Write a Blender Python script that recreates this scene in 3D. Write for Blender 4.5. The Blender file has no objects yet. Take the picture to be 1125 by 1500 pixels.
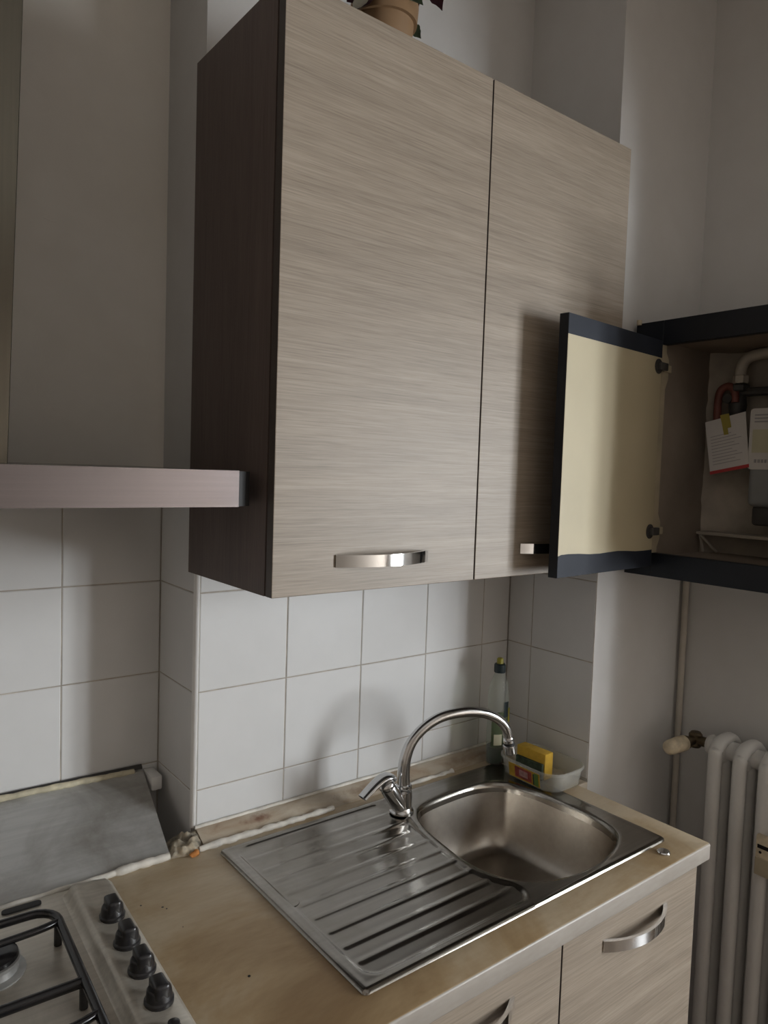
import bpy, bmesh, math, random
import numpy as np
from mathutils import Vector, Matrix, noise

random.seed(7)
S = bpy.context.scene
COL = S.collection

# ------------------------------------------------------------------ camera
cd = bpy.data.cameras.new('camera')
cam = bpy.data.objects.new('camera', cd)
COL.objects.link(cam)
cd.sensor_fit = 'VERTICAL'
cd.sensor_height = 36.0
cd.sensor_width = 27.0
cd.lens = 1066.836 / 1500 * 36.0
cd.clip_start = 0.02
r_ = Vector((0.7886819, -0.61390598, 0.03317085))
u_ = Vector((0.00915642, 0.06567674, 0.99779894))
f_ = Vector((0.61473329, 0.78664224, -0.05741924))
cam.matrix_world = Matrix(((r_.x, u_.x, -f_.x, -0.59211746),
                           (r_.y, u_.y, -f_.y, -1.34343272),
                           (r_.z, u_.z, -f_.z, 1.61901584),
                           (0, 0, 0, 1)))
S.camera = cam

# ------------------------------------------------------------------ light
w = bpy.data.worlds.new('world')
S.world = w
w.use_nodes = True
w.node_tree.nodes['Background'].inputs[0].default_value = (0.80, 0.90, 1.0, 1)
w.node_tree.nodes['Background'].inputs[1].default_value = 1.0

ld = bpy.data.lights.new('window_daylight', 'AREA')
ld.shape = 'RECTANGLE'
ld.size = 1.20
ld.size_y = 1.56
ld.energy = 207.0
ld.color = (0.93, 0.97, 1.0)
lo = bpy.data.objects.new('window_daylight', ld)
lo.location = (2.66, -2.80, 1.39)
lo.rotation_euler = (math.radians(90), 0, math.radians(90))   # daylight through the window, towards -x
COL.objects.link(lo)

S.view_settings.view_transform = 'Standard'
S.view_settings.look = 'None'
S.view_settings.gamma = 1.0
S.view_settings.use_curve_mapping = False
S.view_settings.exposure = 0.0
S.cycles.use_denoising = True
S.cycles.max_bounces = 10
S.cycles.diffuse_bounces = 6
S.cycles.glossy_bounces = 6
S.cycles.transmission_bounces = 8
S.cycles.sample_clamp_indirect = 4.0
S.cycles.caustics_reflective = False
S.cycles.caustics_refractive = False

# ------------------------------------------------------------------ materials
def lin(c):
    return tuple(((v / 255.0) / 12.92 if v / 255.0 <= 0.04045 else (((v / 255.0) + 0.055) / 1.055) ** 2.4) for v in c)

MATS = {}

def base_mat(name):
    m = bpy.data.materials.new(name)
    m.use_nodes = True
    nt = m.node_tree
    b = nt.nodes['Principled BSDF']
    MATS[name] = m
    return m, nt, b

def N(nt, t, **kw):
    n = nt.nodes.new(t)
    for k, v in kw.items():
        setattr(n, k, v)
    return n

def coords(nt, scale=(1, 1, 1), rot=(0, 0, 0), out='Object'):
    tc = N(nt, 'ShaderNodeTexCoord')
    mp = N(nt, 'ShaderNodeMapping')
    mp.inputs['Scale'].default_value = scale
    mp.inputs['Rotation'].default_value = rot
    nt.links.new(tc.outputs[out], mp.inputs['Vector'])
    return mp.outputs['Vector']

def noise_node(nt, vec, scale, detail=4, rough=0.55, dist=0.0):
    n = N(nt, 'ShaderNodeTexNoise')
    n.inputs['Scale'].default_value = scale
    n.inputs['Detail'].default_value = detail
    n.inputs['Roughness'].default_value = rough
    n.inputs['Distortion'].default_value = dist
    nt.links.new(vec, n.inputs['Vector'])
    return n.outputs['Fac']

def ramp(nt, fac, stops):
    r = N(nt, 'ShaderNodeValToRGB')
    e = r.color_ramp.elements
    while len(e) < len(stops):
        e.new(0.5)
    for i, (p, c) in enumerate(stops):
        e[i].position = p
        e[i].color = (*c, 1) if len(c) == 3 else c
    nt.links.new(fac, r.inputs['Fac'])
    return r.outputs['Color']

def mix(nt, fac, a, b, mode='MIX'):
    m = N(nt, 'ShaderNodeMix', data_type='RGBA', blend_type=mode)
    if isinstance(fac, (int, float)):
        m.inputs[0].default_value = fac
    else:
        nt.links.new(fac, m.inputs[0])
    for s, v in ((6, a), (7, b)):
        if isinstance(v, tuple):
            m.inputs[s].default_value = (*v, 1) if len(v) == 3 else v
        else:
            nt.links.new(v, m.inputs[s])
    return m.outputs[2]

def bump(nt, b, h, strength=0.2, dist=0.002):
    bn = N(nt, 'ShaderNodeBump')
    bn.inputs['Strength'].default_value = strength
    bn.inputs['Distance'].default_value = dist
    nt.links.new(h, bn.inputs['Height'])
    nt.links.new(bn.outputs['Normal'], b.inputs['Normal'])

def plain(name, col, rough=0.5, metal=0.0, spec=0.5, vary=0.08, vscale=9.0, bumpy=0.0, bscale=60.0):
    m, nt, b = base_mat(name)
    v = coords(nt)
    f = noise_node(nt, v, vscale, 5)
    lo_ = tuple(c * (1 - vary) for c in col)
    hi_ = tuple(min(1, c * (1 + vary)) for c in col)
    nt.links.new(ramp(nt, f, [(0.3, lo_), (0.7, hi_)]), b.inputs['Base Color'])
    b.inputs['Roughness'].default_value = rough
    b.inputs['Metallic'].default_value = metal
    b.inputs['Specular IOR Level'].default_value = spec
    if bumpy:
        bump(nt, b, noise_node(nt, v, bscale, 3), bumpy)
    return m

def wood(name, dark, mid, light, axis='x', rough=0.5, spec=0.35):
    """oak veneer print, grain along `axis`"""
    m, nt, b = base_mat(name)
    sc = {'x': (1.6, 30, 95), 'z': (70, 70, 1.6)}[axis]
    sc2 = {'x': (0.55, 2, 9), 'z': (9, 9, 0.6)}[axis]
    v1, v2 = coords(nt, sc), coords(nt, sc2)
    n1 = noise_node(nt, v1, 3.2, 6, 0.62, 0.3)
    n2 = noise_node(nt, v2, 2.3, 5, 0.6, 0.9)
    fine = coords(nt, {'x': (9, 90, 420), 'z': (300, 300, 9)}[axis])
    n3 = noise_node(nt, fine, 2.0, 2, 0.5)
    c1 = ramp(nt, n1, [(0.28, dark), (0.5, mid), (0.74, light)])
    c2 = ramp(nt, n2, [(0.25, tuple(c * 0.66 for c in mid)), (0.55, mid), (0.8, light)])
    c = mix(nt, 0.5, c1, c2)
    pores = ramp(nt, n3, [(0.30, (0.62, 0.60, 0.58)), (0.55, (1, 1, 1))])
    c = mix(nt, 0.50, c, pores, 'MULTIPLY')
    nt.links.new(c, b.inputs['Base Color'])
    b.inputs['Roughness'].default_value = rough
    b.inputs['Specular IOR Level'].default_value = spec
    bump(nt, b, n1, 0.12, 0.001)
    return m

def metal(name, col, rough, axis=(4, 4, 240), vary=0.15, bmp=0.05, stain=None, met=1.0):
    m, nt, b = base_mat(name)
    v = coords(nt, axis)
    f = noise_node(nt, v, 1.5, 4)
    c = ramp(nt, f, [(0.3, tuple(x * (1 - vary) for x in col)), (0.7, col)])
    if stain:
        s = noise_node(nt, coords(nt), 7.0, 6, 0.65, 0.6)
        c = mix(nt, ramp(nt, s, [(0.45, (0, 0, 0)), (0.72, (0.75, 0.75, 0.75))]), c, stain)
    nt.links.new(c, b.inputs['Base Color'])
    b.inputs['Metallic'].default_value = met
    rr = N(nt, 'ShaderNodeMapRange')
    rr.inputs['To Min'].default_value = max(0.02, rough - 0.06)
    rr.inputs['To Max'].default_value = rough + 0.08
    nt.links.new(noise_node(nt, coords(nt), 6.0, 5), rr.inputs['Value'])
    nt.links.new(rr.outputs[0], b.inputs['Roughness'])
    if bmp:
        bump(nt, b, f, bmp, 0.0006)
    return m

def wall_paint(name, col, tint, blot=0.35):
    m, nt, b = base_mat(name)
    v = coords(nt)
    f = noise_node(nt, v, 1.3, 5, 0.6, 0.4)
    f2 = noise_node(nt, v, 14.0, 4)
    c = mix(nt, ramp(nt, f, [(0.35, (0, 0, 0)), (0.75, (blot, blot, blot))]), col, tint)
    c = mix(nt, 0.06, c, ramp(nt, f2, [(0.3, (0.4, 0.38, 0.34)), (0.7, (1, 1, 1))]), 'MULTIPLY')
    nt.links.new(c, b.inputs['Base Color'])
    b.inputs['Roughness'].default_value = 0.85
    b.inputs['Specular IOR Level'].default_value = 0.25
    h = noise_node(nt, v, 9.0, 6, 0.6, 1.2)
    bump(nt, b, h, 0.25, 0.004)
    return m

M_WALL = wall_paint('wall_plaster_paint', (0.65, 0.645, 0.635), (0.57, 0.56, 0.545))
M_WALLY = wall_paint('alcove_plaster_paint', (0.82, 0.79, 0.74), (0.70, 0.65, 0.56), 0.6)
M_ROOM = wall_paint('brown_room_paint', (0.46, 0.40, 0.345), (0.40, 0.34, 0.29))
M_CEIL = wall_paint('ceiling_paint', (0.80, 0.77, 0.73), (0.72, 0.69, 0.65))
M_FLOOR = plain('floor_tile_brown', (0.10, 0.075, 0.055), 0.4, vary=0.25, vscale=5)
M_GROUT = plain('grout', (0.42, 0.38, 0.33), 0.9, vary=0.25, vscale=25)
M_TRIM = plain('white_trim_plastic', (0.80, 0.80, 0.79), 0.3, vary=0.03)
def tile_mat():
    m, nt, b = base_mat('white_glazed_tile')
    v = coords(nt)
    f = noise_node(nt, v, 5.0, 4)
    nt.links.new(ramp(nt, f, [(0.3, (0.65, 0.65, 0.645)), (0.7, (0.71, 0.71, 0.705))]), b.inputs['Base Color'])
    b.inputs['Roughness'].default_value = 0.42
    b.inputs['Specular IOR Level'].default_value = 0.3
    bump(nt, b, noise_node(nt, v, 12.0, 2), 0.05, 0.002)
    return m
M_TILE = tile_mat()
M_OAK = wood('grey_oak_front', (0.195, 0.156, 0.117), (0.302, 0.250, 0.195), (0.405, 0.346, 0.278), 'x', 0.46, 0.42)
M_SIDE = wood('dark_walnut_side', (0.085, 0.064, 0.058), (0.125, 0.095, 0.085), (0.165, 0.128, 0.115), 'z', 0.5)
M_EDGE = plain('dark_edge_band', (0.06, 0.048, 0.042), 0.5)
M_CHROME = metal('polished_chrome', (0.80, 0.80, 0.80), 0.07, (3, 3, 3), 0.04, 0)
M_FAUCET = metal('worn_chrome', (0.66, 0.66, 0.66), 0.16, (3, 3, 3), 0.1, 0)
M_STEEL = metal('brushed_sink_steel', (0.33, 0.31, 0.28), 0.17, (3, 90, 90), 0.18, 0.03, (0.24, 0.22, 0.185))
M_BOWL = metal('satin_bowl_steel', (0.46, 0.42, 0.37), 0.30, (40, 40, 40), 0.12, 0.02, (0.36, 0.31, 0.25))
M_HOOD = metal('brushed_hood_steel', (0.225, 0.205, 0.212), 0.17, (2, 2, 130), 0.12, 0.04)
M_DUCT = metal('hood_duct_steel', (0.16, 0.147, 0.12), 0.20, (130, 130, 2), 0.12, 0.03)
M_HOB = metal('hob_steel', (0.56, 0.52, 0.45), 0.36, (3, 90, 90), 0.2, 0.04, (0.28, 0.24, 0.19), 0.5)
M_ALU = metal('dull_aluminium_sheet', (0.51, 0.51, 0.495), 0.46, (4, 50, 50), 0.2, 0.03, (0.25, 0.235, 0.205), 0.35)
M_BLACK = plain('black_enamel', (0.012, 0.011, 0.012), 0.22)
M_KNOB = plain('black_plastic', (0.014, 0.013, 0.014), 0.32)
M_RUBBER = plain('black_rubber', (0.012, 0.012, 0.012), 0.6)
M_BOXP = plain('blue_black_paint', (0.007, 0.009, 0.014), 0.45, spec=0.3, vary=0.25)
M_NAVY = plain('door_band_paint', (0.020, 0.024, 0.034), 0.55, spec=0.2, vary=0.15)
M_CREAM = plain('cream_door_paint', (0.47, 0.41, 0.275), 0.5, vary=0.06, vscale=4)
M_CREAM2 = plain('cream_reveal_paint', (0.44, 0.38, 0.27), 0.6, vary=0.15, vscale=14)
M_LINER = plain('brown_interior_board', (0.26, 0.215, 0.175), 0.7, vary=0.2, vscale=6)
M_ROUGHP = plain('rough_grey_plaster', (0.36, 0.32, 0.27), 0.9, vary=0.3, vscale=8, bumpy=0.6, bscale=30)
M_RADI = plain('radiator_white_enamel', (0.68, 0.67, 0.65), 0.35, vary=0.04)
M_VALVE = plain('cream_plastic_knob', (0.62, 0.53, 0.38), 0.5, vary=0.25, vscale=40)
M_BRASS = metal('old_brass', (0.18, 0.14, 0.09), 0.45, (20, 20, 20), 0.3, 0.05)
M_PIPE = plain('painted_pipe', (0.50, 0.46, 0.40), 0.5, vary=0.1, vscale=20)
M_RED = plain('faded_red_valve', (0.17, 0.055, 0.042), 0.6, vary=0.2, vscale=30)
M_IRON = plain('dark_iron', (0.05, 0.047, 0.045), 0.55, vary=0.3, vscale=30)
M_GREY = plain('meter_grey', (0.25, 0.26, 0.27), 0.5)
M_PLUM = plain('dark_plum_leaf', (0.060, 0.012, 0.020), 0.5, vary=0.3, vscale=25)
M_GREEN = plain('dull_green_leaf', (0.085, 0.13, 0.075), 0.5, vary=0.3, vscale=25)
M_PALE = plain('pale_leaf', (0.45, 0.42, 0.34), 0.5, vary=0.2, vscale=25)
M_STEM = plain('brown_stem', (0.08, 0.055, 0.03), 0.7)
M_POT = plain('tan_plastic_pot', (0.27, 0.165, 0.085), 0.5, vary=0.1)
M_SOIL = plain('potting_soil', (0.03, 0.02, 0.014), 0.95, vary=0.4, vscale=60)
M_SEAL = plain('yellowed_sealant', (0.56, 0.51, 0.37), 0.55, vary=0.30, vscale=38, bumpy=0.5, bscale=45)
M_SEALW = plain('white_sealant', (0.66, 0.63, 0.57), 0.5, vary=0.22, vscale=30, bumpy=0.4, bscale=50)
M_RUST = plain('orange_foam_bit', (0.50, 0.20, 0.05), 0.8, vary=0.2)
M_SPONGE = plain('yellow_sponge', (0.52, 0.32, 0.035), 0.95, vary=0.12, vscale=60, bumpy=0.6, bscale=140)
M_SCOUR = plain('dark_green_scourer', (0.035, 0.05, 0.03), 0.95, vary=0.4, vscale=90, bumpy=0.8, bscale=200)
M_CAPG = plain('dark_teal_cap', (0.010, 0.022, 0.026), 0.35)
M_CAPY = plain('olive_yellow_tip', (0.30, 0.27, 0.025), 0.45)
M_PAPER = plain('white_paper', (0.60, 0.58, 0.57), 0.8, vary=0.04)
M_INK = plain('faded_print', (0.33, 0.32, 0.34), 0.8)
M_REDP = plain('red_print', (0.45, 0.05, 0.05), 0.8)
M_TAPE = plain('yellowed_tape', (0.36, 0.30, 0.06), 0.4)
M_LABELY = plain('pale_yellow_print', (0.52, 0.50, 0.36), 0.7)
M_DARK = plain('dark_void', (0.02, 0.018, 0.016), 0.9)

def worktop_mat(name, front=False):
    m, nt, b = base_mat(name)
    v = coords(nt)
    f = noise_node(nt, v, 3.4, 7, 0.62, 0.5)
    f2 = noise_node(nt, coords(nt, (30, 130, 130)), 1.0, 3)
    if front:
        c = ramp(nt, f, [(0.3, (0.31, 0.28, 0.245)), (0.7, (0.385, 0.355, 0.32))])
    else:
        c = ramp(nt, f, [(0.30, (0.22, 0.135, 0.062)), (0.46, (0.38, 0.275, 0.155)), (0.64, (0.50, 0.415, 0.295))])
    c = mix(nt, 0.22, c, ramp(nt, f2, [(0.3, (0.6, 0.55, 0.48)), (0.7, (1, 1, 1))]), 'MULTIPLY')
    nt.links.new(c, b.inputs['Base Color'])
    b.inputs['Roughness'].default_value = 0.40
    b.inputs['Specular IOR Level'].default_value = 0.4
    bump(nt, b, noise_node(nt, v, 160, 2), 0.06, 0.0006)
    return m
M_TOP = worktop_mat('worn_beige_laminate')
M_FRONT = worktop_mat('lit_laminate_edge', True)  # same worktop, front face coloured paler for the light falling on it
def upstand_mat():
    m, nt, b = base_mat('stained_upstand_laminate')
    f = noise_node(nt, coords(nt, (5, 12, 22)), 1.7, 6, 0.6, 0.8)
    c = ramp(nt, f, [(0.24, (0.15, 0.070, 0.035)), (0.36, (0.40, 0.31, 0.22)), (0.60, (0.52, 0.46, 0.37))])
    for (lx, ly, lz, sx, sy, sz, colr, amt) in ((-0.268, 0.27, 0.050, 14, 20, 95, (0.14, 0.045, 0.02), 0.9), (0.03, 0.27, 0.046, 4.5, 20, 60, (0.20, 0.13, 0.08), 0.75), (0.33, 0.27, 0.046, 5, 20, 60, (0.26, 0.19, 0.13), 0.6)):
        tc = N(nt, 'ShaderNodeTexCoord')
        sb = N(nt, 'ShaderNodeVectorMath', operation='SUBTRACT')
        sb.inputs[1].default_value = (lx, ly, lz)
        mu = N(nt, 'ShaderNodeVectorMath', operation='MULTIPLY')
        mu.inputs[1].default_value = (sx, sy, sz)
        ln = N(nt, 'ShaderNodeVectorMath', operation='LENGTH')
        nt.links.new(tc.outputs['Object'], sb.inputs[0])
        nt.links.new(sb.outputs[0], mu.inputs[0])
        nt.links.new(mu.outputs[0], ln.inputs[0])
        ad = N(nt, 'ShaderNodeMath', operation='ADD')
        nt.links.new(ln.outputs['Value'], ad.inputs[0])
        nt.links.new(noise_node(nt, coords(nt), 60, 4), ad.inputs[1])
        c = mix(nt, ramp(nt, ad.outputs[0], [(0.55, (amt, amt, amt)), (1.0, (0, 0, 0))]), c, colr)
    nt.links.new(c, b.inputs['Base Color'])
    b.inputs['Roughness'].default_value = 0.45
    return m
M_UP = upstand_mat()

def clear(name, col, rough=0.08, alpha_mix=0.5, ior=1.45):
    """thin translucent plastic: part glass-like reflection, part see-through tint"""
    m, nt, b = base_mat(name)
    b.inputs['Base Color'].default_value = (*col, 1)
    b.inputs['Roughness'].default_value = rough
    b.inputs['IOR'].default_value = ior
    tr = N(nt, 'ShaderNodeBsdfTransparent')
    tr.inputs[0].default_value = (*col, 1)
    mx = N(nt, 'ShaderNodeMixShader')
    mx.inputs[0].default_value = alpha_mix
    out = nt.nodes['Material Output']
    nt.links.new(tr.outputs[0], mx.inputs[1])
    nt.links.new(b.outputs[0], mx.inputs[2])
    nt.links.new(mx.outputs[0], out.inputs['Surface'])
    return m
M_TUB = clear('clear_tub_plastic', (0.90, 0.90, 0.87), 0.22, 0.24)
M_BOTTLE = clear('clear_bottle_plastic', (0.90, 0.93, 0.90), 0.05, 0.14)
M_SOAP = clear('green_soap', (0.010, 0.045, 0.020), 0.1, 0.75)
M_FILM = clear('green_label_film', (0.42, 0.50, 0.34), 0.3, 0.20)

# ------------------------------------------------------------------ object helpers
def wloc(p):
    v = Vector((0, 0, 0))
    while p is not None:
        v += p.location
        p = p.parent
    return v

def link(name, me, mat, parent=None, local=False):
    o = bpy.data.objects.new(name, me)
    COL.objects.link(o)
    if mat is not None and not me.materials:
        for mm in (mat if isinstance(mat, (list, tuple)) else [mat]):
            me.materials.append(mm)
    if parent is not None:
        if not local:
            me.transform(Matrix.Translation(-wloc(parent)))
        o.parent = parent
    return o

def obj(name, bm, mat, parent=None, smooth=False, angle=35, local=False):
    bmesh.ops.recalc_face_normals(bm, faces=bm.faces)
    me = bpy.data.meshes.new(name)
    bm.to_mesh(me)
    bm.free()
    if smooth:
        for p in me.polygons:
            p.use_smooth = True
        try:
            me.set_sharp_from_angle(angle=math.radians(angle))
        except Exception:
            pass
    return link(name, me, mat, parent, local)

def tag(o, label=None, cat=None, group=None, kind=None):
    if label:
        o['label'] = label
    if cat:
        o['category'] = cat
    if group:
        o['group'] = group
    if kind:
        o['kind'] = kind
    return o

def thing(name, loc, label, cat, group=None):
    o = bpy.data.objects.new(name, None)
    o.empty_display_size = 0.05
    o.location = loc
    COL.objects.link(o)
    return tag(o, label, cat, group)

def add_box(bm, x0, x1, y0, y1, z0, z1, bev=0.0, seg=2):
    vs = [bm.verts.new((x, y, z)) for z in (z0, z1) for y in (y0, y1) for x in (x0, x1)]
    fs = [(0, 2, 3, 1), (4, 5, 7, 6), (0, 1, 5, 4), (2, 6, 7, 3), (0, 4, 6, 2), (1, 3, 7, 5)]
    faces = [bm.faces.new([vs[i] for i in f]) for f in fs]
    if bev > 0:
        es = list({e for f in faces for e in f.edges})
        bmesh.ops.bevel(bm, geom=es, offset=bev, segments=seg, affect='EDGES', profile=0.5)
    return bm

def box(*a, **k):
    return add_box(bmesh.new(), *a, **k)

def add_obox(bm, c, ax, ay, az, bev=0.0, seg=2):
    """oriented box: centre c, half-axis vectors"""
    c, ax, ay, az = Vector(c), Vector(ax), Vector(ay), Vector(az)
    vs = [bm.verts.new(c + ax * i + ay * j + az * k) for k in (-1, 1) for j in (-1, 1) for i in (-1, 1)]
    fs = [(0, 2, 3, 1), (4, 5, 7, 6), (0, 1, 5, 4), (2, 6, 7, 3), (0, 4, 6, 2), (1, 3, 7, 5)]
    faces = [bm.faces.new([vs[i] for i in f]) for f in fs]
    if bev > 0:
        es = list({e for f in faces for e in f.edges})
        bmesh.ops.bevel(bm, geom=es, offset=bev, segments=seg, affect='EDGES', profile=0.5)
    return bm

def spline(pts, n=8, closed=False):
    pts = [Vector(p) for p in pts]
    out = []
    L = len(pts)
    rng = range(L) if closed else range(L - 1)
    for i in rng:
        if closed:
            p0, p1, p2, p3 = pts[(i - 1) % L], pts[i], pts[(i + 1) % L], pts[(i + 2) % L]
        else:
            p0, p1, p2, p3 = pts[max(i - 1, 0)], pts[i], pts[i + 1], pts[min(i + 2, L - 1)]
        for k in range(n):
            t = k / n
            out.append(0.5 * ((2 * p1) + (-p0 + p2) * t + (2 * p0 - 5 * p1 + 4 * p2 - p3) * t * t + (-p0 + 3 * p1 - 3 * p2 + p3) * t ** 3))
    if not closed:
        out.append(pts[-1])
    return out

def add_tube(bm, pts, r, n=12, closed=False, ry=None, ref=None, cap=True):
    """sweep a circle (or ellipse r x ry, `ry` along the ref normal) along pts; r may be a list"""
    pts = [Vector(p) for p in pts]
    L = len(pts)
    rings = []
    prev = Vector(ref) if ref is not None else None
    for i, p in enumerate(pts):
        a = pts[(i - 1) % L] if (closed or i > 0) else p
        c = pts[(i + 1) % L] if (closed or i < L - 1) else p
        t = (c - a)
        t = t.normalized() if t.length > 1e-9 else Vector((0, 0, 1))
        if prev is None:
            prev = Vector((0, 0, 1)) if abs(t.z) < 0.9 else Vector((1, 0, 0))
        base = Vector(ref) if ref is not None else prev
        nrm = (base - t * base.dot(t))
        if nrm.length < 1e-6:
            nrm = t.orthogonal()
        nrm.normalize()
        prev = nrm
        bi = t.cross(nrm)
        rr = r[i] if isinstance(r, (list, tuple)) else r
        r2 = rr if ry is None else (ry[i] if isinstance(ry, (list, tuple)) else ry)
        rings.append([bm.verts.new(p + bi * math.cos(2 * math.pi * k / n) * rr + nrm * math.sin(2 * math.pi * k / n) * r2) for k in range(n)])
    cnt = L if closed else L - 1
    for i in range(cnt):
        A, B = rings[i], rings[(i + 1) % L]
        for k in range(n):
            bm.faces.new((A[k], A[(k + 1) % n], B[(k + 1) % n], B[k]))
    if not closed and cap:
        bm.faces.new(list(reversed(rings[0])))
        bm.faces.new(rings[-1])
    return bm

def tube(*a, **k):
    return add_tube(bmesh.new(), *a, **k)

def add_lathe(bm, prof, c, axis=(0, 0, 1), n=24, cap=(True, True)):
    """prof: list of (radius, height along axis)"""
    c, ax = Vector(c), Vector(axis).normalized()
    a = ax.orthogonal().normalized()
    b = ax.cross(a)
    rings = []
    for (r, h) in prof:
        rings.append([bm.verts.new(c + ax * h + (a * math.cos(2 * math.pi * k / n) + b * math.sin(2 * math.pi * k / n)) * max(r, 1e-5)) for k in range(n)])
    for A, B in zip(rings, rings[1:]):
        for k in range(n):
            bm.faces.new((A[k], A[(k + 1) % n], B[(k + 1) % n], B[k]))
    if cap[0]:
        bm.faces.new(list(reversed(rings[0])))
    if cap[1]:
        bm.faces.new(rings[-1])
    return bm

def lathe(*a, **k):
    return add_lathe(bmesh.new(), *a, **k)

def add_prism(bm, loop, d):
    """extrude a closed 3D polygon by vector d"""
    d = Vector(d)
    A = [bm.verts.new(Vector(p)) for p in loop]
    B = [bm.verts.new(Vector(p) + d) for p in loop]
    n = len(loop)
    bm.faces.new(list(reversed(A)))
    bm.faces.new(B)
    for i in range(n):
        bm.faces.new((A[i], A[(i + 1) % n], B[(i + 1) % n], B[i]))
    return bm

def prism(*a):
    return add_prism(bmesh.new(), *a)

def rrect(x0, x1, y0, y1, r, n=5):
    out = []
    for cx, cy, a0 in ((x1 - r, y1 - r, 0), (x0 + r, y1 - r, 90), (x0 + r, y0 + r, 180), (x1 - r, y0 + r, 270)):
        for k in range(n + 1):
            a = math.radians(a0 + 90 * k / n)
            out.append((cx + r * math.cos(a), cy + r * math.sin(a)))
    return out

def add_loft(bm, loops, cap=(True, True)):
    rings = [[bm.verts.new(Vector(p)) for p in L] for L in loops]
    n = len(rings[0])
    for A, B in zip(rings, rings[1:]):
        for k in range(n):
            bm.faces.new((A[k], A[(k + 1) % n], B[(k + 1) % n], B[k]))
    if cap[0]:
        bm.faces.new(list(reversed(rings[0])))
    if cap[1]:
        bm.faces.new(rings[-1])
    return bm

def loft(*a, **k):
    return add_loft(bmesh.new(), *a, **k)

def lump(bm, pts, r, jitter, seed=0, n=9, step=6):
    """irregular bead of sealant along pts"""
    P = spline(pts, step)
    rs = [r * (1 + jitter * noise.noise(Vector((i * 0.47 + seed, seed * 1.7, 0)))) for i in range(len(P))]
    P = [p + Vector((noise.noise(Vector((i * 0.6, seed, 3))), noise.noise(Vector((i * 0.6, seed, 7))), 0.4 * noise.noise(Vector((i * 0.6, seed, 11))))) * r * jitter for i, p in enumerate(P)]
    return add_tube(bm, P, rs, n)

# ------------------------------------------------------------------ setting
XC, YA = -0.005, 0.185             # left end of the sink wall, depth of the hob alcove
XP, YP = 0.9042, -0.2785           # inner corner and front of the pier on the right
XR = 1.3035                        # right wall
ZC = 2.95
YF, XL = -3.9, -2.6
XW = 2.40                          # window wall of the bay behind the camera's right

def struct(name, bm, mat):
    return tag(obj(name, bm, mat), kind='structure')

struct('floor', box(XL - .2, XW + .3, YF - .2, YA + .2, -0.1, 0.0), M_FLOOR)
struct('ceiling', box(XL - .2, XW + .3, YF - .2, YA + .2, ZC, ZC + 0.1), M_CEIL)
wall_back = struct('wall_back', box(XC + .003, XP + .003, 0.003, YA + 0.15, 0, ZC), M_WALL)
wall_alcove = struct('wall_alcove', box(XL - .2, XC + .003, YA + .003, YA + 0.15, 0, ZC), M_WALLY)
wall_pier = struct('wall_pier', box(XP + .003, XR + .3, YP, YA + .15, 0, ZC), M_WALL)
wall_left = struct('wall_left', box(XL - .2, XL, YF, YA + .003, 0, ZC), M_ROOM)
wall_front = struct('wall_front', box(XL, XW + .3, YF - .2, YF, 0, ZC), M_ROOM)
# the right wall ends in a corner behind the camera's right; past it the room widens to the window wall
YC = -0.85
struct('wall_right', box(XR, XW + .3, YC, YP, 0, ZC), M_WALL)
struct('shade_beam', box(XR, XR + .2, YF, YC, 2.22, ZC), M_WALL)      # unseen beam, added to keep window light off the upper right
WY0, WY1, WZ0, WZ1 = -3.40, -2.20, 0.62, 2.16
b = bmesh.new()
add_box(b, XW, XW + .3, WY1, YC, 0, ZC)
add_box(b, XW, XW + .3, YF, WY0, 0, ZC)
add_box(b, XW, XW + .3, WY0, WY1, 0, WZ0)
add_box(b, XW, XW + .3, WY0, WY1, WZ1, ZC)
struct('wall_window', b, M_WALL)
b = bmesh.new()
for (y0, y1, z0, z1) in ((WY0, WY0 + .05, WZ0, WZ1), (WY1 - .05, WY1, WZ0, WZ1), (WY0, WY1, WZ0, WZ0 + .06), (WY0, WY1, WZ1 - .05, WZ1),
                         (-2.84, -2.76, WZ0, WZ1)):
    add_box(b, XW + .10, XW + .16, y0, y1, z0, z1, 0.004, 1)
struct('window_1', b, M_TRIM)

# glazed tiles, each its own piece on a grout bed
def tile_mesh(w_, h_, th=0.0030, g=0.0013, c=0.0014):
    """tile in local frame: u, v in the wall plane, n outwards; pillowed edge"""
    me = bpy.data.meshes.new('tile')
    x0, x1, y0, y1 = g, w_ - g, g, h_ - g
    v = [(x0, y0, 0), (x1, y0, 0), (x1, y1, 0), (x0, y1, 0),
         (x0, y0, th - c * .6), (x1, y0, th - c * .6), (x1, y1, th - c * .6), (x0, y1, th - c * .6),
         (x0 + c, y0 + c, th), (x1 - c, y0 + c, th), (x1 - c, y1 - c, th), (x0 + c, y1 - c, th)]
    f = [(8, 9, 10, 11)]
    for i in range(4):
        j = (i + 1) % 4
        f.append((i, j, 4 + j, 4 + i))
        f.append((4 + i, 4 + j, 8 + j, 8 + i))
    me.from_pydata(v, [], f)
    me.materials.append(M_TILE)
    return me

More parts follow.
